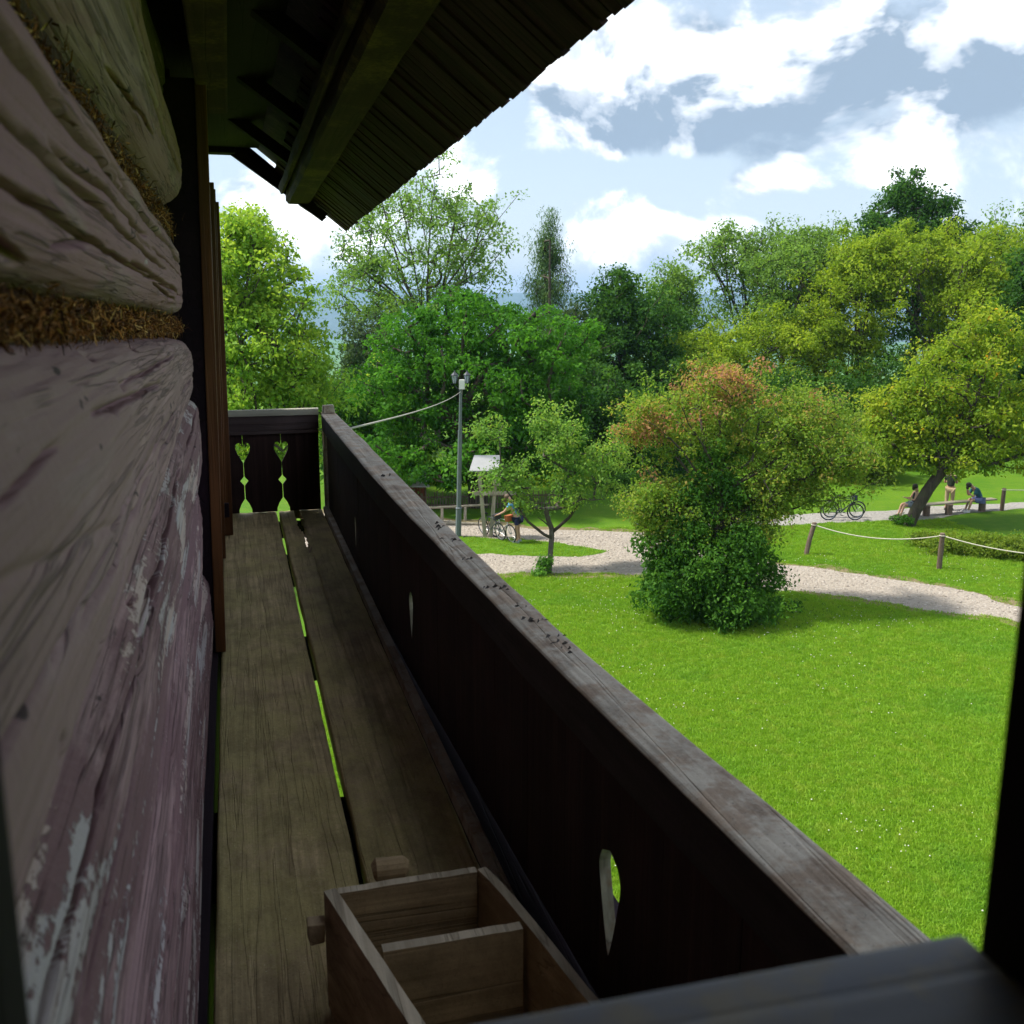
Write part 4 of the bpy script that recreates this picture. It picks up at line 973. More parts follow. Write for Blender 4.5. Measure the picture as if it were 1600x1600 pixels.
tree('tall_tree', 'tallest tree of the far row, dark green top of two rounded heads', 'tree', gp(1420, 66),
     [(1395, 350, 66, 46, 44, 2.2, 0.4), (1422, 305, 66, 30, 34, 1.4, 0.2), (1465, 332, 66, 30, 36, 1.6, 0.2), (1362, 372, 66, 26, 26, 1.4, 0.12), (1490, 372, 66, 26, 26, 1.4, 0.1), (1440, 420, 66, 105, 75, 3, 0.8), (1400, 520, 66, 70, 80, 3, 0.4), (1500, 480, 66, 70, 80, 3, 0.4)], 560, 62, 0.65, 0.22, 'dark', 0.3, 27, stems=9)
tree('poplar_tree', 'yellow-green bushy poplar in front of the tallest tree', 'tree', gp(1345, 58),
     [(1340, 480, 58, 62, 95, 2.6, 0.8), (1375, 410, 58, 55, 55, 2.2, 0.45), (1310, 580, 58, 75, 75, 2.6, 0.6), (1335, 420, 58, 45, 45, 1.8, 0.3), (1270, 520, 58, 50, 70, 2.2, 0.4)], 500, 80, 0.55, 0.18, 'yell', 0.2, 28, stems=8, fork=0.3)
tree('poplar_tree', 'yellow-green poplar with many bare stems below its crown, by the apple tree', 'tree', gp(1450, 60),
     [(1425, 405, 60, 55, 58, 2.5, 0.5), (1495, 415, 60, 58, 60, 2.5, 0.5), (1545, 470, 60, 50, 75, 2.4, 0.5), (1490, 500, 60, 50, 75, 2.4, 0.4), (1560, 540, 60, 60, 70, 2.4, 0.4)], 460, 70, 0.55, 0.18, 'yell', 0.26, 29, rise=1.0, pw=0.5, rmin=0.028, fork=0.12, bark='bark_pale', stems=22)
tree('ash_tree', 'thin pale ash behind the leaning apple tree', 'tree', gp(1560, 66),
     [(1545, 400, 66, 45, 65, 2, 0.6), (1600, 410, 66, 50, 75, 2.4, 0.6), (1570, 500, 66, 60, 60, 2.4, 0.4)], 290, 40, 0.6, 0.20, 'ash', 0.18, 30, shell=0.2, pw=0.46, stems=10)
tree('ash_tree', 'light green ash filling the gap between the forked ash and the poplar', 'tree', gp(1235, 61),
     [(1235, 430, 61, 62, 62, 2.4, 0.7), (1210, 510, 61, 60, 60, 2.4, 0.5)], 280, 52, 0.6, 0.19, 'ash', 0.16, 81, shell=0.3, stems=8, pw=0.46, rmin=0.014)
tree('poplar_tree', 'light yellow-green poplar rising above the apple crown', 'tree', gp(1560, 57),
     [(1550, 425, 57, 60, 70, 2.4, 0.7), (1520, 500, 57, 60, 70, 2.4, 0.5), (1600, 460, 57, 50, 80, 2.4, 0.5)], 360, 66, 0.55, 0.18, 'yell', 0.18, 82, stems=8, fork=0.3)
tree('dark_tree', 'dark rounded tree at the wood edge beyond the leaning apple tree', 'tree', gp(1640, 52),
     [(1640, 460, 52, 65, 85, 2.8, 1.0), (1630, 580, 52, 70, 80, 2.6, 0.8)], 200, 110, 0.6, 0.22, 'dark', 0.24, 31, stems=6)
for i_, (u_, v_, D_, ru_, rv_, mat_, lab_) in enumerate([
        (1080, 590, 60, 80, 80, 'yell', 'olive green understorey tree behind the reddish crab apple'),
        (1190, 570, 58, 85, 85, 'yell', 'yellowish understorey tree beside the poplar'),
        (1130, 640, 62, 80, 70, 'ash', 'pale hazel thicket behind the rust-red leaf patches'),
        (1255, 650, 52, 95, 70, 'dark', 'dark green thicket behind the crab apple branches'),
        (1400, 640, 54, 95, 80, 'dark', 'shaded thicket tree below the bare poplar stems'),
        (1510, 600, 58, 80, 80, 'ivy', 'green thicket tree right behind the apple crown'),
        (1330, 690, 50, 75, 50, 'heath', 'olive and rust coloured shrub at the meadow edge'),
        (920, 650, 52, 75, 80, 'dark', 'dark undergrowth tree right of the big maple'),
        (1010, 690, 50, 65, 60, 'dark', 'low dark hazel at the wood edge behind the crab apple'),
        (880, 560, 58, 55, 85, 'spruce', 'dull green spruce standing below the larch'),
        (575, 580, 58, 48, 90, 'spruce', 'grey-green spruce left of the big maple'),
        (610, 650, 50, 60, 80, 'left', 'fresh green hazel beside the big maple'),
        (540, 660, 46, 65, 80, 'ivy', 'mid green shrub tree beyond the balcony end rail')]):
    D_ = float(D_)
    tree('understorey_tree', lab_, 'tree', gp(u_, D_), [(u_, v_, D_, ru_, rv_, 2.4, 1.0), (u_ + ru_ * 0.3, v_ + rv_ * 0.7, D_, ru_ * 0.8, rv_ * 0.6, 2.0, 0.5)],
         200, 85, 0.62, 0.20, mat_, 0.14, 60 + i_, group='trees at the wood edge', minz=0.2, shell=0.3, stems=4, fork=0.25)
# middle distance
tree('maple_tree', 'big round dense dark green maple with a thick black trunk', 'tree', atz(748, 792),
     [(735, 590, 43.6, 150, 105, 3.6, 1.0), (640, 600, 43.6, 75, 85, 2.6, 0.45), (830, 590, 43.6, 80, 100, 2.8, 0.5), (740, 520, 43.6, 100, 55, 2.6, 0.4), (700, 690, 43.0, 120, 55, 3.2, 0.45), (830, 690, 43.0, 85, 60, 2.6, 0.35)],
     1100, 190, 0.60, 0.185, 'maple', 0.42, 33, shell=0.62, gap=0.78, minz=1.3, stems=9,
     trunk=[atz(748, 792), atz(748, 792) + np.array([-.05, 0, 0.9]), atz(748, 792) + np.array([-.25, 0, 1.7]), atz(748, 792) + np.array([-0.5, .2, 2.6]), atz(748, 792) + np.array([-0.7, .4, 3.6])])
tree('lime_tree', 'light yellow-green leafy tree rising behind the window shutters', 'tree', gp(395, 30),
     [(395, 430, 30, 75, 90, 2.0, 0.6), (420, 540, 30, 90, 90, 2.0, 0.7), (360, 500, 30, 70, 110, 2.0, 0.6), (470, 590, 30, 60, 70, 1.6, 0.4), (385, 370, 30, 40, 45, 1.2, 0.2), (400, 660, 30, 110, 70, 2, 0.6)],
     520, 95, 0.42, 0.13, 'left', 0.18, 34, stems=7, fork=0.3)
tree('apple_tree', 'yellow-green apple tree with a leaning dark trunk beside the bench', 'tree', atz(1418, 822),
     [(1500, 590, 39.6, 110, 70, 2.0, 0.8), (1450, 650, 39.6, 80, 50, 1.8, 0.5), (1550, 530, 39.6, 60, 60, 1.6, 0.4), (1570, 650, 39.6, 70, 60, 1.8, 0.5), (1470, 705, 39.2, 80, 34, 1.2, 0.35), (1400, 640, 39.6, 48, 55, 1.2, 0.25), (1580, 700, 39.6, 60, 40, 1.4, 0.3), (1380, 700, 39.6, 40, 34, 1.0, 0.14)],
     430, 80, 0.46, 0.145, 'apple', 0.22, 35, shell=0.45, stems=5,
     trunk=[atz(1418, 822), atz(1418, 822) + np.array([.25, -.07, .6]), atz(1418, 822) + np.array([.65, -.15, 1.4]), atz(1418, 822) + np.array([1.1, -.25, 2.1]), atz(1418, 822) + np.array([1.5, -.4, 2.9])])

def crab_tint(C_):
    r = np.random.default_rng(5); t = r.uniform(0.0, 0.66, len(C_)); k = C_ - atD(1110, 700, 28.6)
    uv = np.stack([800 + FPX * ((C_ - CAM) @ RTv) / ((C_ - CAM) @ FWv), 800 - FPX * ((C_ - CAM) @ UPv) / ((C_ - CAM) @ FWv)], 1)
    for (u, v, ru, rv, a) in [(1055, 585, 36, 28, 0.9), (1150, 600, 34, 34, 0.9), (1000, 665, 45, 22, 0.8), (1030, 745, 28.1, 15, 0.8), (1090, 640, 24, 20, 0.4), (1265, 640, 30, 22, 0.25)]:
        g = np.exp(-((uv[:, 0] - u) / ru) ** 2 - ((uv[:, 1] - v) / rv) ** 2); t = np.where(r.random(len(t)) < g * a, r.uniform(0.9, 1.3, len(t)), t)
    return t
cb = atz(1112, 962)
def ivy_coat(root, base, r):
    lob = [(1115, 900, 27.7, 85, 62, 1.2, 1.0), (1110, 790, 28.1, 55, 70, 0.8, 0.5), (1060, 830, 27.9, 45, 40, 0.7, 0.25), (1150, 940, 27.5, 60, 30, 0.9, 0.35), (1060, 935, 27.5, 50, 30, 0.8, 0.3), (1160, 860, 27.7, 40, 50, 0.7, 0.3)]
    lob += [(1040, 885, 28.3, 50, 55, 0.9, 0.35), (1185, 890, 28.3, 40, 50, 0.8, 0.25), (1110, 950, 28.4, 105, 22, 1.3, 0.5), (1120, 740, 28.4, 45, 60, 0.8, 0.3)]
    C_ = lobe_points(lob, 740, r, 0.25); C_ = C_[C_[:, 2] > GZ + 0.05]
    V, F, T = leaves(C_, 62, 0.30, 0.115, r, 0.8, None, 0.3)
    big_mesh('ivy', V - base, F, M['leaf_ivy'], root, attr={'tint': T})
tree('crab_apple', 'small spreading tree with rust-red leaf patches, its trunk wrapped in dense ivy', 'tree', cb,
     [(1080, 650, 28.6, 105, 75, 1.7, 0.9), (1200, 690, 28.6, 110, 85, 1.8, 0.9), (1290, 720, 28.6, 75, 60, 1.4, 0.45), (1130, 600, 28.6, 80, 45, 1.3, 0.35), (1260, 650, 28.9, 80, 50, 1.4, 0.4), (1050, 770, 28.1, 65, 45, 1.0, 0.25), (1010, 665, 28.4, 50, 45, 0.9, 0.25), (1200, 775, 28.3, 90, 42, 1.2, 0.5), (1260, 770, 28.4, 40, 30, 1.0, 0.15), (1325, 720, 28.6, 48, 40, 1.0, 0.2), (1015, 790, 28.2, 50, 48, 0.8, 0.28), (1180, 815, 28.2, 65, 40, 0.9, 0.28), (1060, 830, 28.1, 50, 40, 0.8, 0.2)],
     940, 64, 0.36, 0.090, 'crab', 0.15, 36, stems=9, shell=0.25, tint=crab_tint, extra=ivy_coat, pw=0.45,
     trunk=[cb, cb + np.array([0, 0, .8]), cb + np.array([.05, 0, 1.6]), cb + np.array([.1, .1, 2.5]), cb + np.array([.2, .1, 3.4])])
yb = atz(858, 896)
def sapling_base(root, base, r):
    C_ = lobe_points([(845, 905, 32.70, 16, 22, 0.35, 1.0), (848, 880, 32.70, 12, 20, 0.3, 0.5)], 60, r, 0.1); C_ = C_[C_[:, 2] > GZ + 0.03]
    V, F, T = leaves(C_, 45, 0.15, 0.085, r, 0.9, None); big_mesh('suckers', V - base, F, M['leaf_shrub'], root, attr={'tint': T})
U_ = lambda u, v, D=32.90: atD(u, v, D)
tree('young_tree', 'slender young tree with a forked trunk and light green leaves on the lawn edge', 'tree', yb,
     [(875, 690, 32.90, 48, 50, 0.9, 0.7), (850, 660, 32.90, 22, 30, 0.5, 0.2), (920, 730, 33.10, 60, 50, 1.0, 0.7), (965, 690, 33.10, 30, 40, 0.7, 0.25), (890, 770, 32.90, 55, 30, 0.8, 0.3), (805, 740, 32.70, 28, 38, 0.6, 0.28), (763, 675, 32.70, 24, 24, 0.4, 0.14), (765, 745, 32.70, 24, 24, 0.4, 0.12), (815, 785, 32.70, 26, 18, 0.5, 0.1)],
     210, 46, 0.32, 0.115, 'young', 0.085, 37, shell=0.2, rmin=0.010, extra=sapling_base, rise=0.4, pw=0.52, bark='bark_pale',
     trunk=[yb, U_(860, 865), U_(862, 840), U_(862, 826)])
limb_ = MB().tube([U_(861, 840, 32.85), U_(850, 835, 32.80), U_(825, 815, 32.75), U_(808, 790, 32.70), U_(790, 764, 32.70)], [0.055, 0.05, 0.042, 0.034, 0.022], 7)
limb_.tube([U_(862, 832, 32.90), U_(872, 824, 32.90), U_(890, 808, 32.95), U_(903, 788, 33.00), U_(910, 765, 33.00)], [0.065, 0.055, 0.05, 0.042, 0.03], 7)
limb_.tube([U_(862, 826, 32.90), U_(850, 815, 32.90), U_(840, 808, 32.90)], [0.03, 0.022, 0.01], 5)
lo_ = limb_.build('limbs', M['bark'], None, smooth=True); rt_ = bpy.data.objects['young_tree']; lo_.parent = rt_; lo_.matrix_parent_inverse = Matrix.Translation(-Vector(yb))
bush('rounded_shrub', 'bright green rounded shrub behind the small red-brown hut', [(610, 735, 43, 48, 42, 1.2, 1.0)], 110, 90, 0.3, 0.14, 'shrub', 41, gp(610, 43))
bush('ground_shrub', 'low flowering shrub bed on the bank behind the second rope post', [(1510, 850, 35.5, 72, 16, 0.8, 0.9), (1590, 857, 34.8, 60, 20, 0.8, 0.9), (1660, 862, 34.3, 50, 20, 0.8, 0.6), (1450, 840, 36.4, 36, 9, 0.6, 0.3)], 330, 60, 0.24, 0.095, 'heath', 42, atz(1540, 866), flat=0.7)
bush('ground_shrub', 'small leafy sucker clump at the foot of the leaning apple trunk', [(1412, 811, 39.6, 16, 10, 0.4, 1.0)], 30, 45, 0.16, 0.08, 'ivy', 43, atz(1412, 820))
for i_, (u_, v_, D_, mat_, lab_) in enumerate([
        (690, 765, 49.0, 'yell', 'yellowish shrub behind the picket fence, beside the red-brown hut'),
        (780, 770, 49.0, 'dark', 'dark shrub behind the roofed signpost'),
        (860, 765, 48.5, 'yell', 'olive shrub behind the young forked tree'),
        (930, 770, 48.0, 'dark', 'dark low shrub on the meadow edge below the ragged tree'),
        (990, 765, 47.0, 'dark', 'dark shrub on the meadow edge near the crab apple')]):
    bush('hedge_shrub', lab_, [(u_, v_ - 6, D_, 46, 22, 1.0, 1.0)], 75, 80, 0.34, 0.15, mat_, 44 + i_, gp(u_, D_), group='hedge shrubs')

# ------------------------------------------------------------------ lawn detail: tufts, clover flowers, path stones
def view_px(P):
    d = P - CAM; wv = d @ FWv; return 800 + FPX * (d @ RTv) / wv, 800 - FPX * (d @ UPv) / wv

def grass_tufts():
    r = np.random.default_rng(77); n = 330000
    P = np.stack([r.uniform(1.0, 27, n), r.uniform(7, 36, n), np.full(n, GZ)], 1)
    u, v = view_px(P); d = np.linalg.norm(P - CAM, axis=1)
    k = (u > 500) & (u < 1850) & (v > 700) & (v < 1800) & (r.random(n) < np.minimum(1, (17 / d) ** 1.2))
    P = P[k]; P = P[~inside(path_poly, P) | inside(island_poly, P)]; P = P[~inside(foot_poly, P)]
    near = inside(edge_poly, P); P = P[~near | (r.random(len(P)) < 0.5)]
    me = bpy.data.meshes.new('grass'); me.vertices.add(len(P)); me.vertices.foreach_set('co', P.astype(np.float32).ravel()); me.update()
    o = bpy.data.objects.new('grass', me); COL.objects.link(o); tag(o, 'short mown grass of the lawn', 'grass', kind='stuff')
    mt, t = new_mat('grass_blade')
    rnd = t.node('ShaderNodeObjectInfo').outputs['Random']; pos = t.node('ShaderNodeNewGeometry').outputs['Position']
    a = t.noise(pos, 0.35, 4, 0.6); b = t.noise(pos, 2.6, 3, 0.6)
    c = t.mix(rnd, (0.185, 0.335, 0.022), (0.26, 0.425, 0.032)); c = t.mix(t.m('MULTIPLY', t.sstep(b, 0.45, 0.7), 0.55), c, (0.31, 0.40, 0.05))
    c = t.mix(t.m('MULTIPLY', t.sstep(a, 0.5, 0.7), 0.6), c, (0.135, 0.315, 0.030))
    p = t.node('ShaderNodeBsdfPrincipled', {'Base Color': c, 'Roughness': 0.6, 'Specular IOR Level': 0.2}); tr = t.node('ShaderNodeBsdfTranslucent', {'Color': t.mix(1.0, c, (1.2, 1.25, 0.7), 'MULTIPLY')})
    finish(t, t.node('ShaderNodeMixShader', {0: 0.4, 1: p.outputs[0], 2: tr.outputs[0]}).outputs[0])
    V = []; F = []
    for i in range(13):
        x, y = r.normal(0, 0.04, 2); h = r.uniform(0.025, 0.06); a_ = r.uniform(0, 6.28); wd = r.uniform(0.004, 0.008); lx, ly = r.normal(0, 0.022, 2); ca, sa = math.cos(a_) * wd, math.sin(a_) * wd; q = len(V)
        V += [(x - ca, y - sa, 0), (x + ca, y + sa, 0), (x + lx * .5 + ca * .7, y + ly * .5 + sa * .7, h * .65), (x + lx * .5 - ca * .7, y + ly * .5 - sa * .7, h * .65), (x + lx, y + ly, h)]
        F += [(q, q + 1, q + 2, q + 3), (q + 3, q + 2, q + 4)]
    tm = bpy.data.meshes.new('tuft'); tm.from_pydata(V, [], F); tm.materials.append(mt); to = bpy.data.objects.new('tuft', tm)
    ng = bpy.data.node_groups.new('scatter_tufts', 'GeometryNodeTree')
    ng.interface.new_socket('Geometry', in_out='INPUT', socket_type='NodeSocketGeometry'); ng.interface.new_socket('Geometry', in_out='OUTPUT', socket_type='NodeSocketGeometry')
    N = ng.nodes; L = ng.links
    gi = N.new('NodeGroupInput'); go = N.new('NodeGroupOutput'); oi = N.new('GeometryNodeObjectInfo'); oi.inputs['Object'].default_value = to; oi.inputs['As Instance'].default_value = True
    mp = N.new('GeometryNodeMeshToPoints'); ip = N.new('GeometryNodeInstanceOnPoints'); rv = N.new('FunctionNodeRandomValue'); rv.data_type = 'FLOAT_VECTOR'
    rv.inputs[0].default_value = (-0.12, -0.12, 0); rv.inputs[1].default_value = (0.12, 0.12, 6.283)
    rf = N.new('FunctionNodeRandomValue'); rf.data_type = 'FLOAT'; rf.inputs[2].default_value = 0.65; rf.inputs[3].default_value = 1.45
    L.new(gi.outputs[0], mp.inputs[0]); L.new(mp.outputs[0], ip.inputs['Points']); L.new(oi.outputs['Geometry'], ip.inputs['Instance']); L.new(rv.outputs[0], ip.inputs['Rotation']); L.new(rf.outputs[1], ip.inputs['Scale']); L.new(ip.outputs[0], go.inputs[0])
    md = o.modifiers.new('scatter', 'NODES'); md.node_group = ng
grass_tufts()

def flowers():
    r = np.random.default_rng(9); n = 5200
    P = np.stack([r.uniform(3, 24, n), r.uniform(8, 30, n), np.full(n, GZ)], 1)
    cl = fbm(P[:, 0] * 0.5, P[:, 1] * 0.5, 3, 3); P = P[cl + 0.25 * r.normal(0, 1, n) > 0.12]
    P = P[~inside(edge_poly, P)]; u, v = view_px(P); P = P[(u > 600) & (u < 1800) & (v < 1700)]
    mb = MB()
    for p in P:
        h = r.uniform(0.035, 0.07); s = r.uniform(0.008, 0.016)
        mb.sphere((p[0], p[1], GZ + h), (s, s, s * 0.75), 6, 4)
    o = mb.build('clover_flowers', plain('clover_white', (0.62, 0.60, 0.52), 0.8, var=0.15)); tag(o, 'tiny white clover flowers scattered over the lawn', 'flowers', kind='stuff')
flowers()

def stones():
    r = np.random.default_rng(10); n = 30000
    P = np.stack([r.uniform(3, 26, n), r.uniform(20, 40, n), np.full(n, GZ + 0.01)], 1)
    P = P[inside(path_poly, P) & ~inside(island_poly, P)]; u, v = view_px(P); P = P[(u > 560) & (u < 1700)][:9000]
    K = len(P); base = np.array([(1, 0, 0), (0, 1, 0), (-1, 0, 0), (0, -1, 0), (.5, .5, .8), (-.5, .5, .7), (-.5, -.5, .8), (.5, -.5, .7)])
    quads = np.array([(0, 1, 4, 4), (4, 1, 5, 5), (1, 2, 5, 5), (2, 6, 5, 5), (2, 3, 6, 6), (3, 7, 6, 6), (3, 0, 7, 7), (0, 4, 7, 7), (4, 5, 6, 7)])
    tri = np.array([(0, 1, 4), (4, 1, 5), (1, 2, 5), (2, 6, 5), (2, 3, 6), (3, 7, 6), (3, 0, 7), (0, 4, 7), (4, 5, 6), (4, 6, 7)])
    s = r.uniform(0.012, 0.034, K) * np.where(r.random(K) < 0.1, 1.8, 1.0); a = r.uniform(0, 6.28, K)
    B = base[None] * (1 + 0.25 * r.normal(0, 1, (K, 8, 3))); B[:, :, 2] = np.abs(B[:, :, 2]) * 0.55; B *= s[:, None, None]
    X = B[:, :, 0] * np.cos(a)[:, None] - B[:, :, 1] * np.sin(a)[:, None]; Y = B[:, :, 0] * np.sin(a)[:, None] + B[:, :, 1] * np.cos(a)[:, None]
    V = np.stack([X, Y, B[:, :, 2]], -1) + P[:, None, :]
    F = (tri[None] + 8 * np.arange(K)[:, None, None]).reshape(-1, 3)
    m, t = new_mat('path_stone'); rp = t.node('ShaderNodeNewGeometry').outputs['Random Per Island']
    b = t.node('ShaderNodeBsdfPrincipled', {'Base Color': t.ramp(rp, [(0.0, (0.19, 0.158, 0.13)), (0.5, (0.33, 0.29, 0.245)), (1.0, (0.44, 0.395, 0.35))]), 'Roughness': 0.9}); finish(t, b.outputs[0])
    o = big_mesh('path_stones', V.reshape(-1, 3), F, m); tag(o, 'loose pale stones lying on the path', 'stones', kind='stuff')
stones()

# ------------------------------------------------------------------ street furniture
def place(o, P):
    """geometry built in world coordinates, re-based on the thing's foot"""
    return o
def thing(name, label, cat, P, group=None):
    P = tuple(float(x) for x in P); e = empty(name, P); tag(e, label, cat, group); e['_o'] = 0; del e['_o']; return e
def under(root, o, parent=None):
    o.parent = parent or root; o.matrix_parent_inverse = Matrix.Identity(4) if parent else Matrix.Translation(-root.location); return o
VZ = np.array([0, 0, 1.0]); FH = np.array([math.sin(YAW), math.cos(YAW), 0.0])

# lamp post with two lanterns and a junction box
lb = atz(716, 838); L_ = thing('street_lamp', 'tall grey lamp post with two lanterns and a white box on top', 'street lamp', lb)
lean = RTv * 0.028
def lp(h): return lb + VZ * h + lean * h
under(L_, MB().tube([lp(0), lp(1.05)], [0.115, 0.105], 8).build('lower_pole', M['steel']))
under(L_, MB().tube([lp(1.05), lp(1.07), lp(1.10)], [0.125, 0.125, 0.10], 8).build('collar', M['steel']))
under(L_, MB().tube([lp(1.10), lp(3.95)], [0.090, 0.078], 8).build('middle_pole', M['steel']))
under(L_, MB().tube([lp(3.95), lp(5.75)], [0.060, 0.050], 8).build('upper_pole', M['steel']))
under(L_, MB().tube([lp(5.55) - RTv * .22, lp(5.45) - RTv * .12, lp(5.42), lp(5.45) + RTv * .14, lp(5.58) + RTv * .22], 0.018, 6).build('bracket', M['iron']))
for sgn in (-1, 1):
    c = lp(5.62) + RTv * 0.22 * sgn + FH * 0.05 * sgn; mb = MB()
    mb.tube([c, c + VZ * .02], [0.05, 0.07], 6)
    for k in range(6):
        t_ = k * math.pi / 3; a = c + np.array([math.cos(t_) * .07, math.sin(t_) * .07, .02]); b = c + np.array([math.cos(t_) * .115, math.sin(t_) * .115, .30]); mb.tube([a, b], 0.011, 4)
    mb.tube([c + VZ * .30, c + VZ * .32, c + VZ * .40, c + VZ * .43, c + VZ * .48], [0.135, 0.135, 0.05, 0.03, 0.008], 6)
    lan = under(L_, mb.build('lantern', M['iron']))
    gm = MB().tube([c + VZ * .03, c + VZ * .295], [0.062, 0.105], 6).build('glass', plain('lantern_glass', (0.35, 0.40, 0.46), 0.15))
    under(L_, gm, lan)
c = lp(5.62) + RTv * 0.04 - FH * 0.12
bx = MB(); bx.beam(c - VZ * .18, c + VZ * .16, 0.20, 0.13, FH); under(L_, bx.build('junction_box', M['white'], bevel=0.01))
# cable from the lamp to the balcony rail
ca, cb2 = lp(5.35) - FH * .1, np.array([0.832, 7.80, 0.775]); pts = []
for i in range(41):
    s = i / 40; p = ca + (cb2 - ca) * s; p = p - VZ * 0.10 * 4 * s * (1 - s); pts.append(p)
pts = [lp(5.5) + RTv * .05 - FH * .1, lp(5.25) + RTv * .06 - FH * .12] + pts
o = MB().tube(pts, 0.009, 6).build('power_cable', M['cable'], smooth=True); tag(o, 'thin grey cable strung from the lamp post to the balcony rail', 'cable')

# roofed signpost
sb = atz(764, 839); S_ = thing('signpost', 'grey wooden double signpost with a little shingled roof and pointing boards', 'signpost', sb)
def sp(u, h, dz=0.0): return sb + RTv * (u - 764) / 42.3 + VZ * h + FH * dz
under(S_, MB().beam(sp(758, 0), sp(749, 2.55), 0.14, 0.13, FH).build('post', M['greywood']))
under(S_, MB().beam(sp(767, 0), sp(776, 2.55), 0.14, 0.13, FH).build('post', M['greywood']))
under(S_, MB().beam(sp(738, 1.66, -.10), sp(786, 1.66, -.10), 0.03, 0.15, VZ).build('pointing_board', M['greywood']))
under(S_, MB().beam(sp(766, 1.70, -.13), sp(806, 1.66, -.13), 0.03, 0.13, VZ).build('pointing_board', M['greywood']))
under(S_, MB().beam(sp(770, 2.05, -.12), sp(782, 2.05, -.12), 0.06, 0.28, VZ).build('small_board', M['greywood']))
for sgn in (-1, 1):
    mb = MB(); a, b, c, d = sp(742, 3.02), sp(782, 3.02), sp(779, 2.52, sgn * .42), sp(735, 2.52, sgn * .42)
    nn = VZ * 0.03; mb.add([a, b, c, d, a + nn, b + nn, c + nn, d + nn], [(0, 3, 2, 1), (4, 5, 6, 7), (0, 1, 5, 4), (1, 2, 6, 5), (2, 3, 7, 6), (3, 0, 4, 7)])
    under(S_, mb.build('roof_slope', M['tin']))
under(S_, MB().beam(sp(745, 2.53), sp(779, 2.53), 0.1, 0.1, VZ).build('crossbar', M['greywood']))

# pole barrier, picket fence, hut
def barrier(name, label, posts, top, ext, mat, rp, rb, cat='barrier'):
    B = thing(name, label, cat, posts[0])
    for p in posts: under(B, MB().tube([p - VZ * .2, p + VZ * (top)], [rp, rp * .92], 8).build('post', M[mat]))
    d = (posts[-1] - posts[0]); d = d / np.linalg.norm(d)
    under(B, MB().tube([posts[0] - d * ext[0] + VZ * (top + rb * .8), (posts[0] + posts[-1]) / 2 + VZ * (top + rb * .8 - .01), posts[-1] + d * ext[1] + VZ * (top + rb * .8)], [rb, rb * 1.05, rb * .9], 8).build('rail', M['pole']))
    return B
barrier('pole_barrier', 'low barrier of one pale pole on short posts beside the lamp post', [atz(691, 815), atz(727, 813)], 0.55, (0.9, 0.95), 'greywood', 0.06, 0.045)
o = MB().tube([atz(696, 820) + VZ * .06, atz(756, 821) + VZ * .06], 0.06, 8).build('edging_log', M['pole']); tag(o, 'thin round log edging the gravel beside the signpost', 'log')
fa, fb = atz(640, 797), atz(880, 792); Fn = thing('picket_fence', 'old thin picket fence in front of the hedge', 'fence', fa)
nf = int(np.linalg.norm(fb - fa) / 0.115)
pk = MB().box((-0.022, -0.008, 0.0), (0.022, 0.008, 0.70), 0.004).build('picket', M['postwood']); pkm = pk.data; bpy.data.objects.remove(pk)
for i in range(nf):
    o = bpy.data.objects.new('picket', pkm); COL.objects.link(o); o.parent = Fn; o.location = Vector((fb - fa) * i / nf) + Vector((0, 0, random.uniform(-.05, .03)))
    o.rotation_euler = (random.uniform(-.04, .04), random.uniform(-.06, .06), -YAW); o.scale = (random.uniform(.7, 1.2), 1, random.uniform(.85, 1.1))
for h in (0.18, 0.52): under(Fn, MB().beam(fa + VZ * h + FH * .03, fb + VZ * h + FH * .03, 0.03, 0.05, VZ).build('rail', M['postwood']))

hb = gp(628, 43.5); Hh = thing('garden_hut', 'low red-brown hut with a pale tin roof beyond the balcony corner', 'hut', hb)
def hp(x, y, z): return hb + RTv * x + FH * y + VZ * z
mb = MB(); mb.add([hp(-1.0, -.5, 0), hp(1.0, -.5, 0), hp(1.0, .5, 0), hp(-1.0, .5, 0), hp(-1.0, -.5, 1.0), hp(1.0, -.5, 1.0), hp(1.0, .5, 1.0), hp(-1.0, .5, 1.0)], [(0, 3, 2, 1), (4, 5, 6, 7), (0, 1, 5, 4), (1, 2, 6, 5), (2, 3, 7, 6), (3, 0, 4, 7)])
mb.add([hp(1.0, -.5, 1.0), hp(1.0, .5, 1.0), hp(1.0, 0, 1.4), hp(.97, -.5, 1.0), hp(.97, .5, 1.0), hp(.97, 0, 1.4)], [(0, 1, 2), (5, 4, 3), (0, 3, 4, 1), (1, 4, 5, 2), (2, 5, 3, 0)])
under(Hh, mb.build('wall', M['red_brown']))
for sgn in (-1, 1):
    mb = MB(); a, b, c_, d = hp(-1.2, 0, 1.47), hp(1.2, 0, 1.47), hp(1.25, .75 * sgn, .93), hp(-1.25, .75 * sgn, .93); nn = VZ * .03
    mb.add([a, b, c_, d, a + nn, b + nn, c_ + nn, d + nn], [(0, 3, 2, 1), (4, 5, 6, 7), (0, 1, 5, 4), (1, 2, 6, 5), (2, 3, 7, 6), (3, 0, 4, 7)]); under(Hh, mb.build('roof_slope', M['tin']))
under(Hh, MB().tube([hp(-1.22, 0, 1.5), hp(1.22, 0, 1.5)], 0.04, 6).build('ridge', M['postwood']))

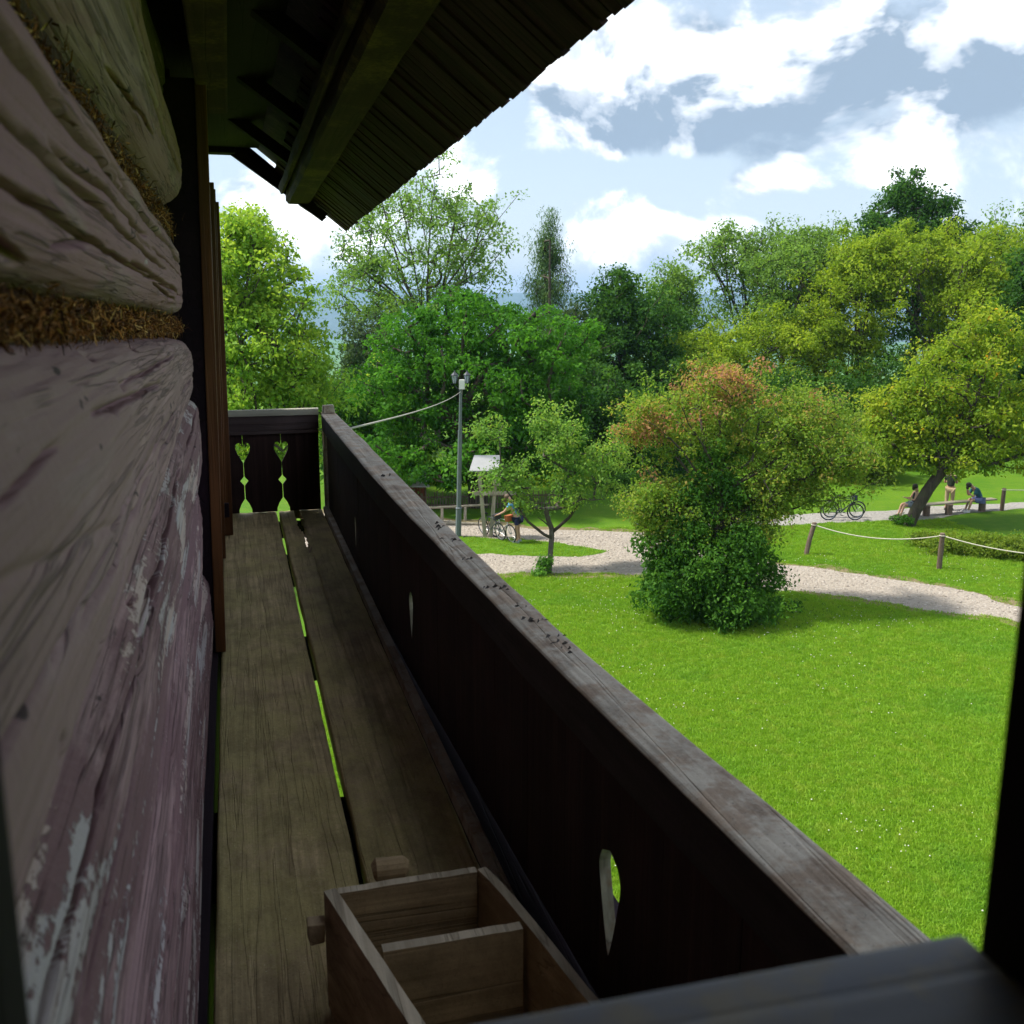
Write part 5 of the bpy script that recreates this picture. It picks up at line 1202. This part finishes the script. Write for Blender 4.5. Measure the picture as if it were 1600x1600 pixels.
# rope fence
posts_ = [('leaning rope-fence post on the verge near the crab apple', atz(1258, 866), 1.12, RTv * .26), ('upright rope-fence post in front of the low shrub bed', atz(1467, 889), 1.20, RTv * .02),
          ('rope-fence post at the far bend of the stony path', atz(1725, 925), 1.20, RTv * 0.0), ('rope-fence post beside the footpath beyond the bench', atz(1565, 798), 0.95, RTv * .02), ('rope-fence post further along the footpath', atz(1720, 786), 0.95, RTv * .0)]
tops_ = []
for lab, p, h, ln in posts_:
    R_ = thing('fence_post', lab, 'post', p, 'rope fence posts'); r_ = 0.085
    under(R_, MB().tube([p - VZ * .2, p + ln * .5 + VZ * h * .5, p + ln + VZ * (h - .02), p + ln + VZ * h], [r_, r_ * .97, r_ * .94, r_ * .8], 10).build('shaft', M['postwood'], smooth=False))
    t0 = p + ln * .93 + VZ * (h * .93); tops_.append(t0)
    mb = MB(); mb.torus(t0, Matrix.Rotation(math.pi / 2, 3, 'X'), r_ * 1.0, 0.016, 14, 5); under(R_, mb.build('rope_loop', M['rope'], smooth=True))
for i, j, sag, lab in ((0, 1, .28, 'slack pale rope between the leaning post and the upright post'), (1, 2, .24, 'slack pale rope leading from the upright post to the path bend'), (3, 4, .12, 'thin rope along the footpath beyond the bench')):
    a, b = tops_[i], tops_[j]; o = MB().tube([a + (b - a) * s - VZ * sag * 4 * s * (1 - s) for s in np.linspace(0, 1, 21)], 0.018, 6).build('rope', M['rope'], smooth=True); tag(o, lab, 'rope', 'fence ropes')

# bench on the right
b0, b1 = atz(1412, 808), atz(1552, 796); bl = [atz(1447, 806), atz(1482, 804), atz(1534, 799)]
Bn = thing('park_bench', 'long plank bench on stump legs beside the footpath and the leaning apple tree', 'bench', b0)
under(Bn, MB().beam(b0 + VZ * .45, b1 + VZ * .45, 0.34, 0.05, VZ).build('seat', M['pole']))
for p in bl: under(Bn, MB().tube([p - VZ * .1, p + VZ * .42], [0.15, 0.14], 9).build('leg', M['postwood']))

# ------------------------------------------------------------------ bicycles
def bicycle(label, rear, front, col, lean=0.0, bag=None, group='parked bicycles'):
    rear = np.array(rear); front = np.array(front); mid = (rear + front) / 2; ang = math.atan2(front[1] - rear[1], front[0] - rear[0])
    B = empty('bicycle', tuple(mid)); B.rotation_euler = (lean, 0, ang); B.rotation_mode = 'XYZ'; tag(B, label, 'bicycle', group)
    fm = plain('bicycle_paint', col, 0.35, 0.2); R = 0.34
    for x in (-0.53, 0.53):
        wh = MB().torus((x, 0, R), Matrix.Identity(3), R - 0.02, 0.022, 30, 6).build('wheel', M['black'], B, smooth=True)
        rm = MB().torus((x, 0, R), Matrix.Identity(3), R - 0.05, 0.009, 26, 5)
        for k in range(16):
            t = 2 * math.pi * k / 16; rm.tube([(x, 0.02 * (-1) ** k, R), (x + (R - .055) * math.cos(t), 0, R + (R - .055) * math.sin(t))], 0.0022, 3, cap=False)
        rm.tube([(x, -.05, R), (x, .05, R)], 0.02, 8); rm.build('spokes', M['alu'], wh)
    bb = (-0.09, 0, 0.29); st = (-0.20, 0, 0.78); hd = (0.33, 0, 0.80); hb_ = (0.37, 0, 0.68)
    mb = MB(); 
    for a, b, r in ((bb, st, .017), (st, hd, .017), (bb, hb_, .02), (hd, hb_, .02)): mb.tube([a, b], r, 8)
    for s in (-.05, .05): mb.tube([(bb[0], s * .6, bb[2]), (-.53, s, R)], .010, 6); mb.tube([(-.185, s * .4, .72), (-.53, s, R)], .009, 6)
    mb.build('frame', fm, B)
    mb = MB()
    for s in (-.045, .045): mb.tube([(.385, s, .64), (.41, s, .55), (.53, s, R)], .012, 6)
    mb.tube([(.385, -.05, .64), (.385, .05, .64)], .018, 6); mb.build('fork', fm, B)
    mb = MB().tube([hd, (.31, 0, .92), (.36, 0, .95)], .014, 6); mb.tube([(.30, -.30, .965), (.36, -.12, .95), (.36, .12, .95), (.30, .30, .965)], .012, 6); mb.build('handlebar', M['black'], B)
    for s in (-.27, .27): MB().tube([(.305, s * 1.1, .965), (.335, s * .75, .957)], .018, 6).build('grip', M['black'], B)
    mb = MB().tube([st, (-.225, 0, .90)], .013, 6); mb.add([(-.38, -.075, .925), (-.38, .075, .925), (-.12, .02, .925), (-.08, 0, .915), (-.12, -.02, .925), (-.36, -.06, .885), (-.36, .06, .885), (-.10, 0, .885)],
        [(0, 4, 3, 2, 1), (5, 6, 7), (0, 1, 6, 5), (1, 2, 7, 6), (2, 3, 7), (3, 4, 7), (4, 0, 5, 7)]); mb.build('saddle', M['black'], B)
    mb = MB().torus((bb[0], .045, bb[2]), Matrix.Identity(3), .085, .008, 20, 4); mb.tube([(bb[0], .055, bb[2]), (bb[0] + .12, .06, bb[2] - .11)], .010, 5); mb.tube([(bb[0], -.055, bb[2]), (bb[0] - .12, -.06, bb[2] + .11)], .010, 5)
    mb.build('crank', M['alu'], B)
    for sx, sz, sy in ((.13, -.11, .09), (-.13, .11, -.09)): MB().box((bb[0] + sx - .045, sy - .04, bb[2] + sz - .01), (bb[0] + sx + .045, sy + .04, bb[2] + sz + .01)).build('pedal', M['black'], B)
    if bag is not None: MB().box((.40, -.14, .80), (.56, .14, 1.02), 0.012).build('bag', plain('bag_fabric', bag, 0.8), B, bevel=0.02)
    return B
bicycle('grey bicycle leaning on the signpost, rear wheel behind its posts', atz(752, 834), atz(789, 846), (0.10, 0.11, 0.12), lean=0.16, bag=(0.03, 0.03, 0.035), group='bicycles by the signpost')
bicycle('silver bicycle held by the cyclist in the blue jersey', atz(771, 838), atz(803, 849), (0.42, 0.43, 0.44), lean=0.10, bag=(0.35, 0.10, 0.03), group='bicycles by the signpost')
bicycle('black bicycle with a handlebar bag parked on the footpath by the apple tree', atz(1299, 813), atz(1331, 813), (0.02, 0.022, 0.025), lean=-0.06, bag=(0.03, 0.035, 0.07), group='bicycles on the footpath')
bicycle('dark green bicycle standing behind the black one on the footpath', atz(1305, 811) + FH * .3, atz(1338, 811) + FH * .3, (0.02, 0.05, 0.03), lean=0.05, group='bicycles on the footpath')
bicycle('pale bicycle half hidden behind the ivy of the crab apple', atz(1006, 822), atz(1040, 822), (0.40, 0.42, 0.38), lean=0.05, group='bicycles behind the ivy')

# ------------------------------------------------------------------ people
RAD = dict(pelvis=(.155, .115), spine=(.135, .10), chest=(.165, .115), neck=(.056, .056), chin=(.075, .085), head=(.085, .10), crown=(.06, .07))
def person(label, loc, rz, J, wear, hairmat, shoe=(0.03, 0.03, 0.03), group=None):
    """J: joints in local coordinates, +Y is where the person faces"""
    root = empty('person', tuple(float(x) for x in loc), rz); tag(root, label, 'person', group)
    E_ = [('pelvis', 'spine'), ('spine', 'chest'), ('chest', 'neck'), ('neck', 'chin'), ('chin', 'head'), ('head', 'crown')]
    for s in 'LR': E_ += [('chest', 'sh' + s), ('sh' + s, 'el' + s), ('el' + s, 'wr' + s), ('wr' + s, 'pa' + s), ('pelvis', 'hi' + s), ('hi' + s, 'kn' + s), ('kn' + s, 'an' + s), ('an' + s, 'to' + s)]
    J = {k: Vector(v) for k, v in J.items()}
    rad = dict(RAD)
    for s in 'LR':
        rad.update({'sh' + s: (.062, .062), 'el' + s: (.042, .042), 'wr' + s: (.029, .029), 'pa' + s: (.036, .022), 'hi' + s: (.092, .092), 'kn' + s: (.060, .060), 'an' + s: (.040, .040), 'to' + s: (.038, .03)})
        d = (J['pa' + s] - J['wr' + s]).normalized(); sd = d.cross(Vector((0, 0, 1))); sd = sd.normalized() if sd.length > .1 else Vector((1, 0, 0)); nn = sd.cross(d)
        for k, (o, L) in enumerate([(-.03, .065), (-.01, .078), (.01, .072), (.03, .055)]):
            b = J['pa' + s] + sd * o + d * .02; J['f%d%s' % (k, s)] = b; J['g%d%s' % (k, s)] = b + d * L * .55; J['h%d%s' % (k, s)] = b + d * L * .8 - nn * L * .45
            E_ += [('pa' + s, 'f%d%s' % (k, s)), ('f%d%s' % (k, s), 'g%d%s' % (k, s)), ('g%d%s' % (k, s), 'h%d%s' % (k, s))]
            for q in 'fgh': rad['%s%d%s' % (q, k, s)] = (.009, .009)
        J['t' + s] = J['wr' + s] + d * .03 + sd * -.045; J['u' + s] = J['t' + s] + d * .045 + sd * -.01; E_ += [('wr' + s, 't' + s), ('t' + s, 'u' + s)]; rad['t' + s] = rad['u' + s] = (.011, .011)
    fwd = (J['head'] - J['chin']).cross(Vector((1, 0, 0))) * -1; fwd = fwd.normalized() if fwd.length > 0 else Vector((0, 1, 0))
    J['nose'] = (J['chin'] + J['head']) / 2 + fwd * .115; E_.append(('chin', 'nose')); rad['nose'] = (.014, .014)
    def skin(name, edges, grow, mat, root_joint, cut=None):
        names = []; 
        for a, b in edges:
            for q in (a, b):
                if q not in names: names.append(q)
        bm = bmesh.new(); sl = bm.verts.layers.skin.verify(); vs = {}
        for q in names:
            p = J[q]
            if cut and q in cut: p = J[cut[q][0]].lerp(J[q], cut[q][1])
            vs[q] = bm.verts.new(p); r = rad[q]; vs[q][sl].radius = (r[0] + grow, r[1] + grow); vs[q][sl].use_root = q == root_joint
        for a, b in edges: bm.edges.new((vs[a], vs[b]))
        me = bpy.data.meshes.new(name); bm.to_mesh(me); bm.free(); o = bpy.data.objects.new(name, me); COL.objects.link(o); o.parent = root
        m1 = o.modifiers.new('skin', 'SKIN'); m1.use_smooth_shade = True; o.modifiers.new('sub', 'SUBSURF').render_levels = 2
        me.materials.append(mat); return o
    skin('body', E_, 0.0, M['skin'], 'pelvis')
    top, tm, sl_, bot, btm, leg = wear
    te = [('pelvis', 'spine'), ('spine', 'chest'), ('chest', 'neck')] + ([('chest', 'shL'), ('shL', 'elL'), ('chest', 'shR'), ('shR', 'elR')] if sl_ > 0 else [])
    rad['neck'] = (.06, .06)
    skin(top, te, 0.016, tm, 'pelvis', {'elL': ('shL', sl_), 'elR': ('shR', sl_), 'neck': ('chest', .62)})
    be = [('pelvis', 'hiL'), ('hiL', 'knL'), ('pelvis', 'hiR'), ('hiR', 'knR')] + ([('knL', 'anL'), ('knR', 'anR')] if leg > 1 else [])
    skin(bot, be, 0.022, btm, 'pelvis', {'knL': ('hiL', min(leg, 1)), 'knR': ('hiR', min(leg, 1))} if leg <= 1 else {'anL': ('knL', leg - 1), 'anR': ('knR', leg - 1)})
    hc = J['head'].lerp(J['crown'], .35) - fwd * .022
    mb = MB().sphere(hc, (.105, .118, .108), 12, 8); mb.sphere(hc - fwd * .06 - Vector((0, 0, .07)), (.075, .06, .09), 10, 6); mb.build('hair', hairmat, root, smooth=True)['kind'] = 'stuff'
    for s in 'LR':
        a, t = J['an' + s], J['to' + s]; d = (t - a); d.z = 0; d = d.normalized() if d.length > 0 else Vector((0, 1, 0)); z0 = t.z - .03
        MB().add([tuple(a + d * x + Vector((-d.y, d.x, 0)) * y - Vector((0, 0, a.z)) + Vector((0, 0, z0 + z))) for x, y, z in ((-.07, -.04, 0), (.19, -.045, 0), (.19, .045, 0), (-.07, .04, 0), (-.065, -.035, .09), (.05, -.04, .10), (.05, .04, .10), (-.065, .035, .09), (.18, -.03, .05), (.18, .03, .05))],
                 [(0, 3, 2, 1), (4, 5, 6, 7), (5, 8, 9, 6), (0, 1, 8, 5, 4), (3, 7, 6, 9, 2), (1, 2, 9, 8), (0, 4, 7, 3)]).build('shoe', plain('shoe', shoe, .6), root, bevel=.008)
    return root
def stand(lean=0.0, head=(0, .04)):
    y = lambda z: math.tan(lean) * max(0, z - .92)
    J = dict(pelvis=(0, 0, .95), spine=(0, y(1.15), 1.15), chest=(0, y(1.38), 1.36), neck=(0, y(1.5) + .01, 1.48), chin=(0, y(1.58) + head[1], 1.56), head=(0, y(1.66) + head[1] * 1.3, 1.65), crown=(0, y(1.72) + head[1] * 1.3, 1.72))
    for s, q in (('L', -1), ('R', 1)):
        J.update({'sh' + s: (.19 * q, y(1.43), 1.41), 'el' + s: (.24 * q, y(1.43) + .02, 1.12), 'wr' + s: (.23 * q, y(1.43) + .14, .90), 'pa' + s: (.22 * q, y(1.43) + .18, .83), 'hi' + s: (.10 * q, 0, .88), 'kn' + s: (.11 * q, .02, .49), 'an' + s: (.12 * q, -.03, .09), 'to' + s: (.14 * q, .12, .035)})
    return J
def sit(back=0.0, sh=.45, reach=.42):
    J = dict(pelvis=(0, 0, sh + .10), spine=(0, back * .35, sh + .30), chest=(0, back, sh + .50), neck=(0, back * 1.25, sh + .62), chin=(0, back * 1.35 + .05, sh + .70), head=(0, back * 1.4 + .06, sh + .79), crown=(0, back * 1.4 + .05, sh + .86))
    for s, q in (('L', -1), ('R', 1)):
        J.update({'sh' + s: (.19 * q, back, sh + .55), 'el' + s: (.23 * q, back + .12, sh + .30), 'wr' + s: (.12 * q, back + .34, sh + .32), 'pa' + s: (.10 * q, back + .41, sh + .35), 'hi' + s: (.10 * q, .03, sh + .08), 'kn' + s: (.13 * q, reach, sh + .07), 'an' + s: (.13 * q, reach + .12, .09), 'to' + s: (.14 * q, reach + .27, .035)})
    return J
LEFT = math.pi / 2 - YAW
J1 = stand(0.42)
for s, q in (('L', -1), ('R', 1)): J1.update({'el' + s: (.25 * q, J1['sh' + s][1] + .20, 1.16), 'wr' + s: (.24 * q, J1['sh' + s][1] + .42, 1.04), 'pa' + s: (.23 * q, J1['sh' + s][1] + .50, 1.01)})
cy = person('cyclist in a light blue jersey and dark blue shorts bending over a bicycle', atz(809, 848), LEFT - 0.35, J1, ('jersey', fabric('blue_jersey', (0.10, 0.30, 0.46)), .5, 'shorts', fabric('navy_shorts', (0.012, 0.016, 0.07)), .62), M['hair_fair'], (0.2, 0.25, 0.25))
bpk = MB().box((-.15, -.30, 1.08), (.15, -.12, 1.44), .01); bpk.v = [(x, y + math.tan(.42) * (z - .92) + .02, z) for x, y, z in bpk.v]
o = bpk.build('backpack', fabric('dark_backpack', (0.015, 0.02, 0.05)), None, bevel=.03); o.location = cy.location; o.rotation_euler = cy.rotation_euler; tag(o, 'small dark backpack worn by the cyclist', 'backpack')
J2 = sit(-.04, reach=.45); person('dark-haired person in a black top and grey shorts sitting by the leaning trunk', atz(1427, 808), LEFT, J2, ('top', fabric('black_top', (0.012, 0.012, 0.014)), 0.0, 'shorts', fabric('grey_shorts', (0.20, 0.23, 0.28)), .8), M['hair'], group='people at the bench')
J3 = stand(0.08, (0, .07))
for s, q in (('L', -1), ('R', 1)): J3.update({'el' + s: (.24 * q, .10, 1.14), 'wr' + s: (.08 * q, .30, 1.18), 'pa' + s: (.05 * q, .36, 1.22)})
person('person in a dark green top and beige trousers standing behind the bench', atz(1490, 801) + FH * .5, -LEFT + .6, J3, ('shirt', fabric('dark_green_shirt', (0.022, 0.032, 0.020)), .6, 'trousers', fabric('beige_trousers', (0.42, 0.32, 0.19)), 1.55), M['hair_fair'], group='people at the bench')
J4 = sit(.26, reach=.40)
for s, q in (('L', -1), ('R', 1)): J4.update({'el' + s: (.22 * q, .40, .66), 'wr' + s: (.10 * q, .52, .80), 'pa' + s: (.06 * q, .54, .88)})
J4.update(chin=(0, .44, 1.06), head=(0, .50, 1.13), crown=(0, .53, 1.20), neck=(0, .34, 1.03), chest=(0, .22, .93), spine=(0, .08, .74))
person('person in a teal shirt sitting bent forward on the bench end', atz(1530, 800), LEFT, J4, ('shirt', fabric('teal_shirt', (0.030, 0.115, 0.165)), .75, 'shorts', fabric('violet_shorts', (0.17, 0.19, 0.40)), .85), M['hair'], (0.6, 0.6, 0.6), group='people at the bench')

# ------------------------------------------------------------------ the summer haze over the valley
hz = MB().box((-9900, -9900, -203), (9900, 9900, 165)).build('haze', None)
mh = bpy.data.materials.new('haze'); mh.use_nodes = True; th = NT(mh.node_tree)
vol = th.node('ShaderNodeVolumePrincipled', {'Color': (0.42, 0.67, 1.0), 'Density': 0.00013, 'Anisotropy': 0.2})
om = th.node('ShaderNodeOutputMaterial'); th.l.new(vol.outputs[0], om.inputs['Volume']); hz.data.materials.append(mh)
tag(hz, kind='stuff')
